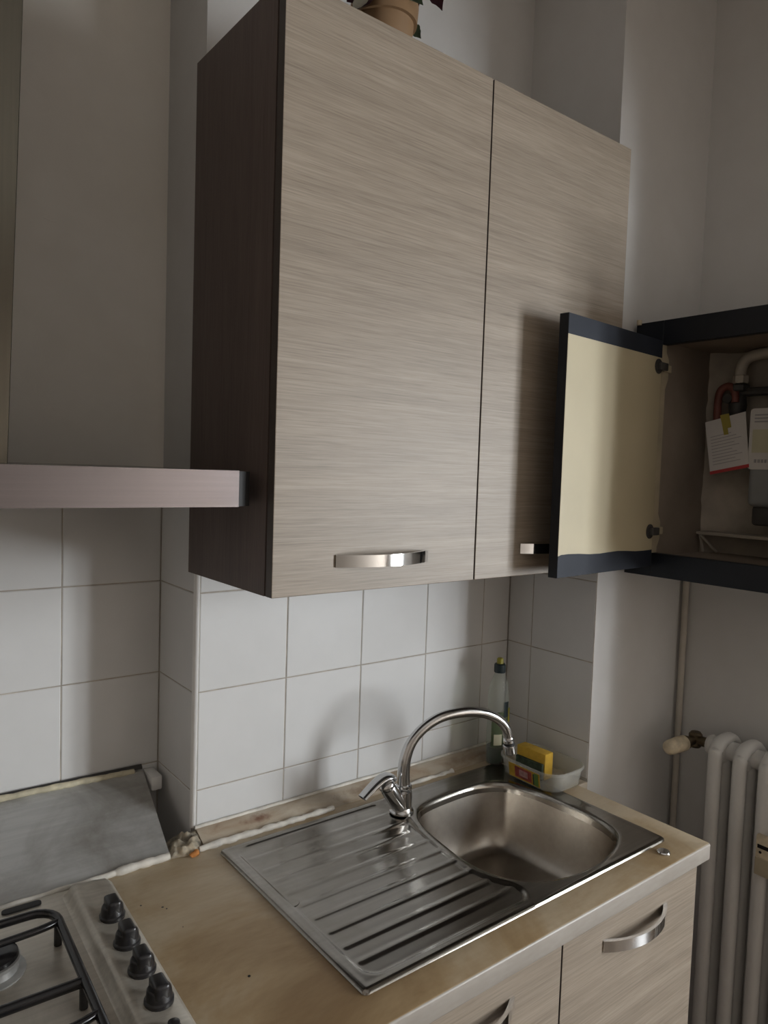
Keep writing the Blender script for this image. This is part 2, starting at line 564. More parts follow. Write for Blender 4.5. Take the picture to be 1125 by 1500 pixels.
TILES = {}
def lay_tiles(wall, us, vs, origin, U, V):
    U, V = Vector(U), Vector(V)
    Nn = U.cross(V)
    R3 = Matrix((U, V, Nn)).transposed()
    for i in range(len(us) - 1):
        for j in range(len(vs) - 1):
            w_, h_ = us[i + 1] - us[i], vs[j + 1] - vs[j]
            key = (round(w_, 4), round(h_, 4))
            if key not in TILES:
                TILES[key] = tile_mesh(w_, h_)
            o = bpy.data.objects.new('tile', TILES[key])
            tilt = Matrix.Rotation(random.uniform(-.0016, .0016), 3, 'X') @ Matrix.Rotation(random.uniform(-.0016, .0016), 3, 'Y')
            o.matrix_world = Matrix.Translation(Vector(origin) + U * us[i] + V * vs[j] + Nn * random.uniform(-.0002, .0002)) @ (R3 @ tilt).to_4x4()
            COL.objects.link(o)
            mw = o.matrix_world.copy()
            o.parent = wall
            o.matrix_world = mw

ZS = [0.7642, 0.9642, 1.1642, 1.3642, 1.5642]
ZB = [0.884] + ZS[1:]
lay_tiles(wall_back, [0.004, 0.2045, 0.4045, 0.6045, 0.8045, XP], ZB, (0, 0.003, 0), (1, 0, 0), (0, 0, 1))
lay_tiles(wall_alcove, [-1.2068, -1.0068, -0.8068, -0.6068, -0.4068, -0.2068, XC], ZS, (0, YA + .003, 0), (1, 0, 0), (0, 0, 1))
lay_tiles(wall_back, [-YA, -0.004], ZS, (XC + .003, 0, 0), (0, -1, 0), (0, 0, 1))           # left cheek, faces -x
lay_tiles(wall_pier, [0, 0.082, -YP], [0.872] + ZS[1:], (XP + .003, 0, 0), (0, -1, 0), (0, 0, 1))
for wl, bb in ((wall_back, box(0.003, XP, 0.0012, 0.0031, 0.872, 1.5642)), (wall_alcove, box(-1.2068, XC, YA + .0012, YA + .0031, 0.7642, 1.5642)),
               (wall_back, box(XC + .0012, XC + .0031, 0.004, YA, 0.7642, 1.5642)), (wall_pier, box(XP + .0012, XP + .0031, YP, 0, 0.872, 1.5642))):
    obj('grout', bb, M_GROUT, wl)
# quarter-round corner bead on the sink wall's left end
L = [(XC + .008 - .009 * math.cos(a), 0.008 - .009 * math.sin(a), 0.889) for a in [math.radians(x) for x in range(-5, 96, 12)]] + [(XC + .008, .008, .889)]
struct('trim_1', prism(L, (0, 0, 0.675)), M_TRIM)
# plaster flakes and cracks on the alcove wall
for k, (pts, r) in enumerate(((((-.325, 2.26), (-.315, 2.252), (-.30, 2.255)), .0022), (((-.318, 2.215), (-.307, 2.208), (-.299, 2.192)), .003),
                              (((-.245, 2.08), (-.228, 2.076), (-.214, 2.083)), .002), (((-.335, 2.105), (-.30, 2.098), (-.28, 2.103)), .0015))):
    obj('paint_flake', tube(spline([(x, YA + .0035, z) for x, z in pts], 5), r, 6, ry=r * .5, ref=(0, 1, 0)), M_WALLY, wall_alcove, True)
obj('pipe_stub', lathe([(0.012, 0), (0.0125, 0.004), (0.0115, 0.012)], (-.04, YA - .004, 0.9), (0, -1, 0)), M_PIPE, wall_alcove, True)
# plaster block left behind the splash sheet
obj('plaster_block', box(-0.040, -0.016, 0.128, YA, 0.925, 0.956, 0.004, 2), M_TRIM, wall_alcove, True)

# ------------------------------------------------------------------ worktop
wt = thing('worktop', (0.4, -0.3, 0.834), 'worn beige laminate worktop around the steel sink, front edge coloured as lit', 'worktop')
Z0, Z1 = 0.834, 0.870
WX1, WYF = 0.862, -0.617
b = bmesh.new()
hx0, hx1, hy0, hy1 = 0.035, 0.775, -0.54, -0.10
def ring(z):
    o_ = [(-1.0, WYF), (WX1, WYF), (WX1, 0.0), (-1.0, 0.0)]
    i_ = [(hx0, hy0), (hx1, hy0), (hx1, hy1), (hx0, hy1)]
    return [b.verts.new((*p, z)) for p in o_], [b.verts.new((*p, z)) for p in i_]
to, ti = ring(Z1)
bo, bi = ring(Z0)
for i in range(4):
    j = (i + 1) % 4
    b.faces.new((to[i], to[j], ti[j], ti[i]))
    b.faces.new((bo[j], bo[i], bi[i], bi[j]))
    b.faces.new((to[j], to[i], bo[i], bo[j]))
    b.faces.new((ti[i], ti[j], bi[j], bi[i]))
fe = [e for e in b.edges if all(abs(v.co.y - WYF) < 1e-6 for v in e.verts) and abs(e.verts[0].co.z - e.verts[1].co.z) < 1e-6]
bmesh.ops.bevel(b, geom=fe, offset=0.004, segments=3, affect='EDGES', profile=0.5)
slab = obj('slab', b, M_TOP, wt, True, 40)
slab.data.materials.append(M_FRONT)
for p in slab.data.polygons:
    if p.normal.y < -0.5:
        p.material_index = 1
obj('end_strip', box(WX1, WX1 + .0012, WYF + .003, YP, Z0 + .001, Z1 - .001), M_SEAL, wt)
obj('corner_filler', box(WX1, XP - .001, YP - .004, -0.03, Z0 + .006, Z1 - .002, 0.002, 1), M_UP, wt)
# upstand along the sink wall with its silicone beads
up = [(0.0, 0.8895), (-0.012, 0.8895), (-0.020, 0.886), (-0.050, 0.872), (-0.052, 0.870), (0, 0.870)]
obj('upstand', prism([(0.001, y, z) for y, z in up], (XP - .004, 0, 0)), M_UP, wt, True, 50)
b = bmesh.new()
lump(b, [(0.0, -0.004, 0.891), (0.2, -0.004, 0.891), (0.42, -0.004, 0.891), (0.6, -0.004, 0.891), (0.9, -0.004, 0.891)], 0.0040, 0.30, 2, 8, 14)
obj('sealant_bead', b, M_SEALW, wt, True, 60)
b = bmesh.new()
lump(b, [(-0.012, -0.054, 0.8715), (0.1, -0.055, 0.8715), (0.2, -0.056, 0.8715), (0.30, -0.056, 0.872)], 0.0072, 0.5, 5, 8, 12)
lump(b, [(0.46, -0.055, 0.8715), (0.55, -0.055, 0.8715), (0.66, -0.055, 0.8715)], 0.0052, 0.7, 9, 8, 12)
obj('sealant_bead', b, M_SEALW, wt, True, 60)
obj('screw_hole', lathe([(0.0022, 0), (0.0022, 0.0006), (0.0010, 0.0006), (0.0010, 0.0002)], (-.0965, -.4243, Z1)), M_DARK, wt)
for (x, y, s) in ((-.165, -.165, .0018), (-.137, -.190, .0022), (-.133, -.198, .0016), (-.13, -.26, .001)):
    obj('burn_mark', lathe([(s, 0), (s * .8, 0.0004)], (x, y, Z1), n=8), M_IRON, wt)
# lumpy caulk patch where the hob sheet, the wall end and the worktop meet
b = bmesh.new()
c00, c10, c11, c01 = Vector((-.072, -.058, .872)), Vector((-.010, -.062, .8715)), Vector((.006, -.002, .886)), Vector((-.052, .010, .873))
nu, nv = 26, 22
g = []
for i in range(nu + 1):
    row = []
    for j in range(nv + 1):
        u, v = i / nu, j / nv
        p = c00.lerp(c10, u).lerp(c01.lerp(c11, u), v)
        env = min(1, 6 * min(u, 1 - u, v, 1 - v))
        q = p * 70
        h = 0.0085 * (noise.noise(q) + 0.6 * noise.noise(q * 2.3)) + 0.0060
        p = p + Vector((0.004 * noise.noise(q * 1.1 + Vector((9, 0, 0))), 0.004 * noise.noise(q * 1.1 + Vector((0, 9, 0))), max(0, h) * env + .0012 * env))
        row.append(b.verts.new(p))
    g.append(row)
for i in range(nu):
    for j in range(nv):
        b.faces.new((g[i][j], g[i + 1][j], g[i + 1][j + 1], g[i][j + 1]))
bmesh.ops.solidify(b, geom=b.faces[:], thickness=0.0025)
obj('caulk_lump', b, plain('dirty_caulk', (0.62, 0.555, 0.44), 0.6, vary=0.55, vscale=55), wt, True, 70)
b = bmesh.new()
lump(b, [(-0.033, -0.067, 0.872), (-0.026, -0.066, 0.873), (-0.019, -0.062, 0.872)], 0.005, 0.7, 51)
obj('foam_bit', b, M_RUST, wt, True, 60)

# ------------------------------------------------------------------ splash sheet behind the hob
sp = thing('splash_sheet', (-0.4, 0.07, 0.875), 'dull aluminium sheet sloping from the wall tiles down to the hob', 'splash sheet')
A0, A1 = Vector((-1.0, -0.046, 0.8725)), Vector((-0.0675, -0.046, 0.8725))
B0, B1 = Vector((-1.0, 0.170, 0.9665)), Vector((-0.0435, 0.170, 0.956))
nn = (A1 - A0).cross(B0 - A0).normalized()
obj('sheet', prism([A0, A1, B1, B0], nn * 0.0022), M_ALU, sp)
b = bmesh.new()
lump(b, [B0 + Vector((0, .001, .004)), B0 + Vector((0.4, .001, .002)), B0 + Vector((0.62, .001, .0)), B0 + Vector((0.8, .001, -.003)), B1 + Vector((-.02, .001, .003))], 0.0065, 0.45, 3, 8, 16)
obj('sealant_bead', b, M_SEAL, sp, True, 60)
b = bmesh.new()
lump(b, [A0 + Vector((0, -.004, .002)), A0 + Vector((0.5, -.004, .002)), A0 + Vector((0.7, -.004, .002)), A1 + Vector((-.005, -.004, .002))], 0.0045, 0.4, 8, 8, 16)
lump(b, [A1 + Vector((-.11, -.004, .002)), A1 + Vector((-.06, -.004, .003)), A1 + Vector((-.005, -.005, .003))], 0.0070, 0.5, 12, 8, 8)
obj('sealant_bead', b, M_SEALW, sp, True, 60)
obj('sheet_lip', prism([B0 + Vector((0, .003, .004)), B1 + Vector((0, .003, .004)), B1 + Vector((0, .009, .010)), B0 + Vector((0, .009, .010))], (0, 0, .003)), M_IRON, sp)

# ------------------------------------------------------------------ sink
sk = thing('kitchen_sink', (0.4, -0.32, 0.87), 'stainless steel inset sink with ribbed drainer left of its bowl', 'sink')
SX0, SX1, SY0, SY1 = 0.0155, 0.7947, -0.558, -0.0822
bowl_pts = [(0.430, -0.193), (0.472, -0.160), (0.560, -0.149), (0.650, -0.152), (0.712, -0.182), (0.738, -0.245), (0.747, -0.33), (0.746, -0.42),
            (0.728, -0.478), (0.680, -0.512), (0.60, -0.532), (0.52, -0.530), (0.452, -0.508), (0.407, -0.462), (0.389, -0.395), (0.396, -0.31), (0.410, -0.235)]
BP = np.array([(p.x, p.y) for p in spline([(x, y, 0) for x, y in bowl_pts], 8, True)])

def poly_sdf(P, Q):
    """signed distance (negative inside) of points Q (n,2) to polygon P"""
    d2 = np.full(len(Q), 1e9)
    ins = np.zeros(len(Q), bool)
    for i in range(len(P)):
        a, c = P[i], P[(i + 1) % len(P)]
        e = c - a
        t = np.clip(((Q - a) @ e) / (e @ e), 0, 1)
        q = a + t[:, None] * e
        d2 = np.minimum(d2, ((Q - q) ** 2).sum(1))
        cond = (a[1] > Q[:, 1]) != (c[1] > Q[:, 1])
        xi = a[0] + (Q[:, 1] - a[1]) / (c[1] - a[1] + 1e-12) * e[0]
        ins ^= cond & (Q[:, 0] < xi)
    d = np.sqrt(d2)
    return np.where(ins, -d, d)

def sst(a, c, x):
    t = np.clip((x - a) / (c - a), 0, 1)
    return t * t * (3 - 2 * t)

def rr_sdf(Q, x0, x1, y0, y1, r):
    q = np.abs(Q - np.array([(x0 + x1) / 2, (y0 + y1) / 2])) - np.array([(x1 - x0) / 2 - r, (y1 - y0) / 2 - r])
    return np.hypot(*np.maximum(q, 0).T) + np.minimum(q.max(1), 0) - r

def sink_z(Q):
    z = np.full(len(Q), 0.8757)
    edge = rr_sdf(Q, SX0, SX1, SY0, SY1, 0.010)
    z -= 0.0046 * sst(-0.0018, 0.0, edge)
    z += 0.0010 * np.exp(-((edge + 0.009) / 0.004) ** 2)          # pressed bead near the rim
    rec = rr_sdf(Q, 0.036, 0.408, -0.540, -0.094, 0.035)
    bw = poly_sdf(BP, Q)
    flat = sst(0.012, 0.026, bw)
    z -= 0.0034 * sst(0.0, -0.010, rec) * flat
    for y in (-.146, -.1945, -.236, -.280, -.323, -.366, -.410, -.454, -.4954):
        x1 = 0.372 if y < -.2 else 0.385
        if y < -.48:
            x1 = 0.395
        dx = np.maximum(np.maximum(0.056 - Q[:, 0], Q[:, 0] - x1), 0)
        d = np.hypot(dx, Q[:, 1] - y)
        z += 0.0012 * sst(0.0100, 0.0010, d) * sst(0.010, 0.024, bw)
    # bowl
    z -= 0.0022 * sst(0.010, 0.0, bw)
    dep = sst(0.002, -0.045, bw)
    cen = np.hypot(Q[:, 0] - 0.585, Q[:, 1] + 0.36)
    z -= (bw < 0.002) * (0.140 * (1 - (1 - np.clip((0.002 - bw) / 0.062, 0, 1)) ** 2.6) + 0.012 * sst(0.20, 0.03, cen) * dep)
    return z

def sink_part(name, x0, x1, mat, parent):
    st = 0.0026
    nx, ny = max(2, round((x1 - x0) / st)), round((SY1 * -1 + SY0) / st * -1)
    xs, ys = np.linspace(x0, x1, nx + 1), np.linspace(SY0, SY1, ny + 1)
    X, Y = np.meshgrid(xs, ys)
    Q = np.stack([X.ravel(), Y.ravel()], 1)
    z = sink_z(Q)
    # round the outer corners
    r = 0.010
    for (cx, cy, sx, sy) in ((SX0 + r, SY0 + r, -1, -1), (SX1 - r, SY0 + r, 1, -1), (SX1 - r, SY1 - r, 1, 1), (SX0 + r, SY1 - r, -1, 1)):
        d = Q - np.array([cx, cy])
        L_ = np.hypot(*d.T)
        m = (d[:, 0] * sx > 0) & (d[:, 1] * sy > 0) & (L_ > r)
        Q[m] = np.array([cx, cy]) + d[m] / L_[m, None] * r
        z[m] = 0.8706
    V = np.column_stack([Q, z])
    idx = np.arange((nx + 1) * (ny + 1)).reshape(ny + 1, nx + 1)
    F = np.stack([idx[:-1, :-1], idx[:-1, 1:], idx[1:, 1:], idx[1:, :-1]], -1).reshape(-1, 4)
    me = bpy.data.meshes.new(name)
    me.from_pydata(V.tolist(), [], F.tolist())
    for p in me.polygons:
        p.use_smooth = True
    return link(name, me, mat, parent)

SY0, SY1 = -0.558, -0.0822
sink_part('drainer', SX0, 0.3835, M_STEEL, sk)
BX = 0.3835
cen_ = np.array([0.570, -0.345])
corners = [(BX, SY0), (SX1, SY0), (SX1, SY1), (BX, SY1)]
angs = sorted(list(np.linspace(-math.pi, math.pi, 400, endpoint=False)) + [math.atan2(y - cen_[1], x - cen_[0]) for x, y in corners])
BPd = np.array([(p.x, p.y) for p in spline([(x, y, 0) for x, y in bowl_pts], 24, True)])
ba = np.arctan2(BPd[:, 1] - cen_[1], BPd[:, 0] - cen_[0])
br_ = np.hypot(*(BPd - cen_).T)
o_ = np.argsort(ba)
ba, br_ = ba[o_], br_[o_]
ts = [0.03, .15, .3, .45, .56, .64, .70, .75, .79, .82, .845, .865, .885, .90, .915, .93, .942, .954, .965, .975, .984, .992, 1.0]
us = [0.0, .03, .06, .10, .14, .19, .25, .32, .40, .48, .56, .64, .72, .79, .85, .90, .94, .97, .985, 1.0]
Q, rows_ = [], len(ts) + len(us) - 1
for a_ in angs:
    d_ = np.array([math.cos(a_), math.sin(a_)])
    rb = np.interp(a_, ba, br_, period=2 * math.pi)
    rx = ((SX1 if d_[0] > 0 else BX) - cen_[0]) / d_[0] if abs(d_[0]) > 1e-9 else 1e9
    ry_ = ((SY1 if d_[1] > 0 else SY0) - cen_[1]) / d_[1] if abs(d_[1]) > 1e-9 else 1e9
    ro = min(rx, ry_)
    for t_ in ts:
        Q.append(cen_ + d_ * rb * t_)
    for u_v in us[1:]:
        Q.append(cen_ + d_ * (rb + (ro - rb) * u_v))
Q = np.array(Q)
Zb = sink_z(Q)
for (cx, cy, sx, sy) in ((SX1 - .01, SY0 + .01, 1, -1), (SX1 - .01, SY1 - .01, 1, 1)):
    dd = Q - np.array([cx, cy])
    L2 = np.hypot(*dd.T)
    m_ = (dd[:, 0] * sx > 0) & (dd[:, 1] * sy > 0) & (L2 > .01)
    Q[m_] = np.array([cx, cy]) + dd[m_] / L2[m_, None] * .01
    Zb[m_] = 0.8706
nA = len(angs)
Vb = np.column_stack([Q, Zb]).tolist()
Fb = []
for i in range(nA):
    j = (i + 1) % nA
    for k in range(rows_ - 1):
        Fb.append((i * rows_ + k, i * rows_ + k + 1, j * rows_ + k + 1, j * rows_ + k))
Fb.append([i * rows_ for i in range(nA)])
me = bpy.data.meshes.new('bowl')
me.from_pydata(Vb, [], Fb)
me.materials.append(M_STEEL)
me.materials.append(M_BOWL)
for n_, p in enumerate(me.polygons):
    p.use_smooth = True
    if n_ == len(Fb) - 1 or (n_ % (rows_ - 1)) < len(ts) - 2:
        p.material_index = 1
link('bowl', me, None, sk)
obj('drain_strainer', lathe([(0.042, 0.0), (0.040, 0.003), (0.034, 0.0015), (0.012, 0.001), (0.008, 0.006), (0.002, 0.008)], (0.585, -0.36, 0.7235)), M_CHROME, sk, True)
obj('maker_badge', lathe([(0.012, 0), (0.0115, 0.0005)], (0.0465, -0.307, 0.8728)), M_STEEL, sk, True)

# ------------------------------------------------------------------ faucet
fx = thing('kitchen_faucet', (0.410, -0.157, 0.8757), 'chrome gooseneck mixer tap standing at the back of the sink', 'faucet')
obj('base', lathe([(0.027, 0), (0.027, 0.003), (0.024, 0.006), (0.022, 0.012)], (0.412, -0.156, 0.8757)), M_FAUCET, fx, True)
obj('body', lathe([(0.0215, 0.008), (0.022, 0.03), (0.0215, 0.047), (0.018, 0.051), (0.015, 0.053)], (0.412, -0.156, 0.8757)), M_FAUCET, fx, True)
spn = [(0.4170, -0.1557, 0.920), (0.4148, -0.155, 0.9558), (0.4182, -0.1558, 0.9934), (0.4315, -0.159, 1.0267), (0.4582, -0.1655, 1.0540), (0.4939, -0.1742, 1.0725),
       (0.5326, -0.1835, 1.0790), (0.5758, -0.1941, 1.0782), (0.615, -0.2036, 1.0695), (0.6485, -0.2117, 1.052), (0.6695, -0.2168, 1.0295), (0.6765, -0.2185, 1.008)]
sp_pts = spline(spn, 6)
obj('spout', tube(sp_pts, [0.0150 - 0.0035 * min(1, i / 20) for i in range(len(sp_pts))], 20), M_FAUCET, fx, True, 60)
obj('collar', lathe([(0.016, 0), (0.0172, 0.002), (0.0172, 0.010), (0.0155, 0.012)], (0.4166, -0.1556, 0.924)), M_FAUCET, fx, True)
tipd = Vector((0.004, -0.001, -0.02)).normalized()
ae = obj('aerator', lathe([(0.0118, -0.002), (0.0125, 0.001), (0.0105, 0.003), (0.0128, 0.005), (0.0132, 0.011), (0.0110, 0.013), (0.0110, 0.016), (0.0150, 0.018), (0.0155, 0.024), (0.0145, 0.037), (0.012, 0.040)], (0.6768, -0.2186, 1.006), tipd), M_FAUCET, fx, True)
obj('swivel_ring', lathe([(0.0113, 0.0125), (0.0130, 0.0135), (0.0130, 0.0160), (0.0113, 0.017)], (0.6768, -0.2186, 1.006), tipd), M_RUBBER, ae, True)
cdir = Vector((-0.046, -0.004, 0.064)).normalized()
c0 = Vector((0.409, -0.158, 0.884))
obj('cartridge_barrel', lathe([(0.017, 0.0), (0.0180, 0.006), (0.0182, 0.070), (0.0168, 0.074)], c0, cdir), M_FAUCET, fx, True)
cap = c0 + cdir * 0.074
obj('cartridge_ring', lathe([(0.0158, -0.002), (0.0158, 0.004)], cap, cdir), M_IRON, fx, True)
lv = bmesh.new()
path = spline([(.3865, -.157, .953), (.3790, -.158, .962), (.3620, -.159, .9665), (.3420, -.160, .9605), (.3200, -.161, .949), (.2990, -.162, .936)], 6)
nL = len(path)
add_tube(lv, path, [0.010 + 0.008 * min(1, i / 8) - 0.0055 * i / nL for i in range(nL)], 16, ry=[0.0045 + .002 * math.sin(math.pi * i / nL) for i in range(nL)], ref=(.4, 0, 1))
add_lathe(lv, [(0.0178, 0.003), (0.0182, 0.008), (0.0160, 0.013), (0.008, 0.016)], cap, cdir, 20)
obj('lever', lv, M_FAUCET, fx, True, 50)

# ------------------------------------------------------------------ handles and cabinets
def bow_handle(name, xm, y, z, half, parent, sag=0.027, h=0.0105):
    """flat bow: curved band standing off the door, feet at both ends"""
    b = bmesh.new()
    n = 22
    R = (half * half + sag * sag) / (2 * sag)
    outer, inner = [], []
    a = math.asin(half / R)
    th = 0.0045
    for i in range(n + 1):
        t = -a + 2 * a * i / n
        outer.append((xm + R * math.sin(t), y - (R * math.cos(t) - (R - sag)) - 0.003))
    for i in range(n + 1):
        t = -a + 2 * a * i / n
        k = 0.93
        inner.append((xm + k * R * math.sin(t), y - max(0.0, (R - th) * math.cos(t) - (R - sag)) - 0.002))
    loop = outer + [(xm + half, y + .0005)] + [(xm + half - .009, y + .0005)] + list(reversed(inner[1:-1])) + [(xm - half + .009, y + .0005)] + [(xm - half, y + .0005)]
    add_prism(b, [(px, py, z - h) for px, py in loop], (0, 0, 2 * h))
    return obj(name, b, M_CHROME, parent, True, 30)

def oak_door(x0, x1, yb, yf, z0, z1, parent):
    d = obj('door', box(x0, x1, yf, yb, z0, z1, 0.0012, 2), M_OAK, parent)
    me = d.data
    me.materials.append(M_EDGE)
    for p in me.polygons:
        if abs(p.normal.y) < 0.5:
            p.material_index = 1
    return d

wc = thing('wall_cabinet', (0.43, 0.0, 1.4085), 'tall two-door wall cabinet with grey oak fronts above the sink', 'cabinet')
CX0, CXS, CX1, CYF, CZ0, CZ1 = -0.0216, 0.4309, 0.8812, -0.3295, 1.4085, 2.3677
b = bmesh.new()
add_box(b, CX0, CX0 + .018, CYF + .0245, -0.0005, CZ0, CZ1)
obj('side_panel', b, M_SIDE, wc)
obj('side_panel', box(CX1 - .018, CX1, CYF + .0245, -0.0005, CZ0, CZ1), M_SIDE, wc)
obj('bottom_panel', box(CX0 + .018, CX1 - .018, CYF + .026, -0.001, CZ0 + .001, CZ0 + .019), M_EDGE, wc)
obj('top_panel', box(CX0 + .018, CX1 - .018, CYF + .026, -0.001, CZ1 - .019, CZ1 - .001), M_EDGE, wc)
obj('back_panel', box(CX0 + .018, CX1 - .018, -0.004, -0.001, CZ0 + .019, CZ1 - .019), M_EDGE, wc)
dl = oak_door(CX0, CXS - .0015, CYF + .0205, CYF, CZ0, CZ1, wc)
dr = oak_door(CXS + .0015, CX1, CYF + .0205, CYF, CZ0, CZ1, wc)
bow_handle('handle', 0.2020, CYF, 1.4625, 0.1035, dl)
bow_handle('handle', 0.6640, CYF, 1.4655, 0.1035, dr)
obj('door_gap_shade', box(CX0 + .003, CX0 + .016, CYF + .0203, CYF + .0247, CZ0 + .003, CZ1 - .003), M_RUBBER, wc)  # black strip painting the shade in the gap between side panel and door

bc = thing('base_cabinet', (0.4, -0.3, 0), 'grey oak base cabinet with bow handles under the sink worktop', 'cabinet')
BYF = -0.598
BX0, BXS, BX1 = -0.042, 0.4103, 0.850
obj('side_panel', box(BX1 - .018, BX1, BYF + .022, -0.01, 0.10, 0.833), M_SIDE, bc)
obj('side_panel', box(BX0, BX0 + .018, BYF + .022, -0.01, 0.10, 0.833), M_SIDE, bc)
obj('back_panel', box(BX0 + .018, BX1 - .018, -0.016, -0.01, 0.10, 0.72), M_EDGE, bc)
obj('bottom_panel', box(BX0 + .018, BX1 - .018, BYF + .022, -0.016, 0.10, 0.118), M_EDGE, bc)
obj('plinth', box(BX0, BX1, BYF + .06, BYF + .076, 0.0, 0.10), M_SIDE, bc)
bl = oak_door(BX0 + .001, BXS - .0018, BYF + .0205, BYF, 0.112, 0.829, bc)
br = oak_door(BXS + .0018, BX1, BYF + .0205, BYF, 0.112, 0.829, bc)
bow_handle('handle', 0.186, BYF, 0.768, 0.1035, bl, 0.031)
bow_handle('handle', 0.632, BYF, 0.768, 0.1035, br, 0.031)
hc = thing('base_cabinet', (-0.4, -0.3, 0), 'grey oak base cabinet under the gas hob', 'cabinet')
obj('side_panel', box(-0.70, -0.682, BYF + .022, -0.01, 0.10, 0.833), M_SIDE, hc)
obj('side_panel', box(-0.062, -0.044, BYF + .022, -0.01, 0.10, 0.833), M_SIDE, hc)
hd = oak_door(-0.70, -0.3735, BYF + .0205, BYF, 0.112, 0.829, hc)
hd = oak_door(-0.3705, -0.0445, BYF + .0205, BYF, 0.112, 0.829, hc)
obj('plinth', box(-0.70, -0.044, BYF + .06, BYF + .076, 0.0, 0.10), M_SIDE, hc)

# ------------------------------------------------------------------ cooker hood
hd = thing('cooker_hood', (-0.5, 0.0, 1.553), 'brushed steel cooker hood with dark end cap left of the wall cabinet', 'cooker hood')
HZ0, HZ1, HYF, HX1 = 1.5535, 1.6105, -0.300, -0.0675
b = bmesh.new()
loop = [(-0.965, 0.183), (HX1, 0.183), (HX1, HYF), (-0.2, HYF - .004), (-0.5, HYF - .008), (-0.8, HYF - .004), (-0.965, HYF)]
add_prism(b, [(x, y, HZ0) for x, y in loop], (0, 0, HZ1 - HZ0))
obj('canopy', b, M_HOOD, hd, True, 20)
lp = [(HX1 + .0002, 0.183), (HX1 + .0235, 0.183), (HX1 + .0235, HYF + .010), (HX1 + .0002, HYF + .0005)]
obj('end_cap', prism([(x, y, HZ0 + .001) for x, y in lp], (0, 0, HZ1 - HZ0 - .002)), M_RUBBER, hd)
obj('grease_filter', box(-0.85, -0.15, HYF + .05, 0.12, HZ0 - .003, HZ0 + .001, 0.001, 1), M_ALU, hd)
# flue: slightly leaning so that its right edge runs outwards towards the ceiling
fy0, fy1 = -0.06, 0.184
loops = []
for z, xr in ((HZ1 - .001, -0.3515), (ZC - .002, -0.3150)):
    c = 0.004
    loops.append([(-0.64, fy1, z), (-0.64, fy0, z), (xr - .02, fy0, z), (xr - .001, fy0, z), (xr, fy0 + .001, z), (xr, fy1, z)])
obj('flue', loft(loops), M_DUCT, hd, True, 30)

# ------------------------------------------------------------------ gas hob (built in its own frame, slightly turned)
hb = thing('gas_hob', (-0.182, -0.060, 0.870), 'steel gas hob with black pan support and black knobs beside the worktop', 'hob')
hb.rotation_euler = (0, 0, math.radians(-2.06))
def hobj(name, bm, mat, parent=hb, smooth=True, angle=35):
    return obj(name, bm, mat, parent, smooth, angle, local=True)
hobj('top_plate', prism([(x, y, 0.0005) for x, y in rrect(-0.60, -0.004, -0.51, -0.002, 0.02)], (0, 0, 0.0055)), M_HOB)
# raised control strip: cross section swept along y with a rounded back end
prof = [(-0.086, 0.006), (-0.081, 0.0075), (-0.076, 0.0145), (-0.072, 0.0195), (-0.066, 0.0212), (-0.058, 0.0195), (-0.050, 0.0178), (-0.03, 0.0172), (-0.012, 0.0150), (-0.005, 0.010), (-0.001, 0.0005)]
loops = []
for y, k, s in [(-0.000, 0.55, 0.3), (-0.004, 0.75, 0.62), (-0.012, 0.92, 0.90), (-0.024, 1.0, 1.0), (-0.20, 1, 1), (-0.38, 1, 1), (-0.486, 1, 1), (-0.500, .92, .9), (-0.508, .75, .6), (-0.511, .55, .3)]:
    xm = -0.035
    loops.append([(xm + (x - xm) * k, y, max(0.0005, z * s)) for x, z in prof] + [(xm + (-0.001 - xm) * k, y, 0.0003), (xm + (-0.087 - xm) * k, y, 0.0003)])
hobj('control_strip', loft(loops), M_HOB, angle=60)
def knob(y):
    k = hobj('knob', lathe([(0.0200, 0.0175), (0.0200, 0.0225), (0.0180, 0.0245), (0.0165, 0.036), (0.0145, 0.0385), (0.006, 0.039)], (-0.0355, y, 0)), M_KNOB)
    g = bmesh.new()
    add_box(g, -0.0355 - .0105, -0.0355 + .0105, y - .0165, y + .0165, 0.026, 0.049, 0.005, 3)
    hobj('grip_bar', g, M_KNOB, k)
    return k
for y in (-0.137, -0.216, -0.288, -0.361):
    knob(y)
hobj('igniter_button', lathe([(0.0105, 0.0155), (0.0105, 0.018), (0.0085, 0.020), (0.0078, 0.026), (0.004, 0.028)], (-0.0355, -0.418, 0)), M_KNOB)
hobj('lid_hinge_slot', prism([(x, y, 0.006) for x, y in rrect(-0.178, -0.118, -0.024, -0.010, 0.0068)], (0, 0, 0.003)), M_RUBBER)
def burner(x, y, s):
    q = hobj('burner', lathe([(0.046 * s, 0.006), (0.046 * s, 0.008), (0.036 * s, 0.010), (0.034 * s, 0.020), (0.038 * s, 0.0215), (0.038 * s, 0.0265), (0.03 * s, 0.028)], (x, y, 0), n=32), M_ALU)
    hobj('burner_cap', lathe([(0.034 * s, 0.027), (0.036 * s, 0.029), (0.035 * s, 0.034), (0.026 * s, 0.0365), (0.005, 0.037)], (x, y, 0), n=32), M_BLACK, q)
for (x, y, s) in ((-0.212, -0.162, 1.0), (-0.47, -0.165, 0.95), (-0.212, -0.38, 0.75), (-0.47, -0.38, 1.2)):
    burner(x, y, s)
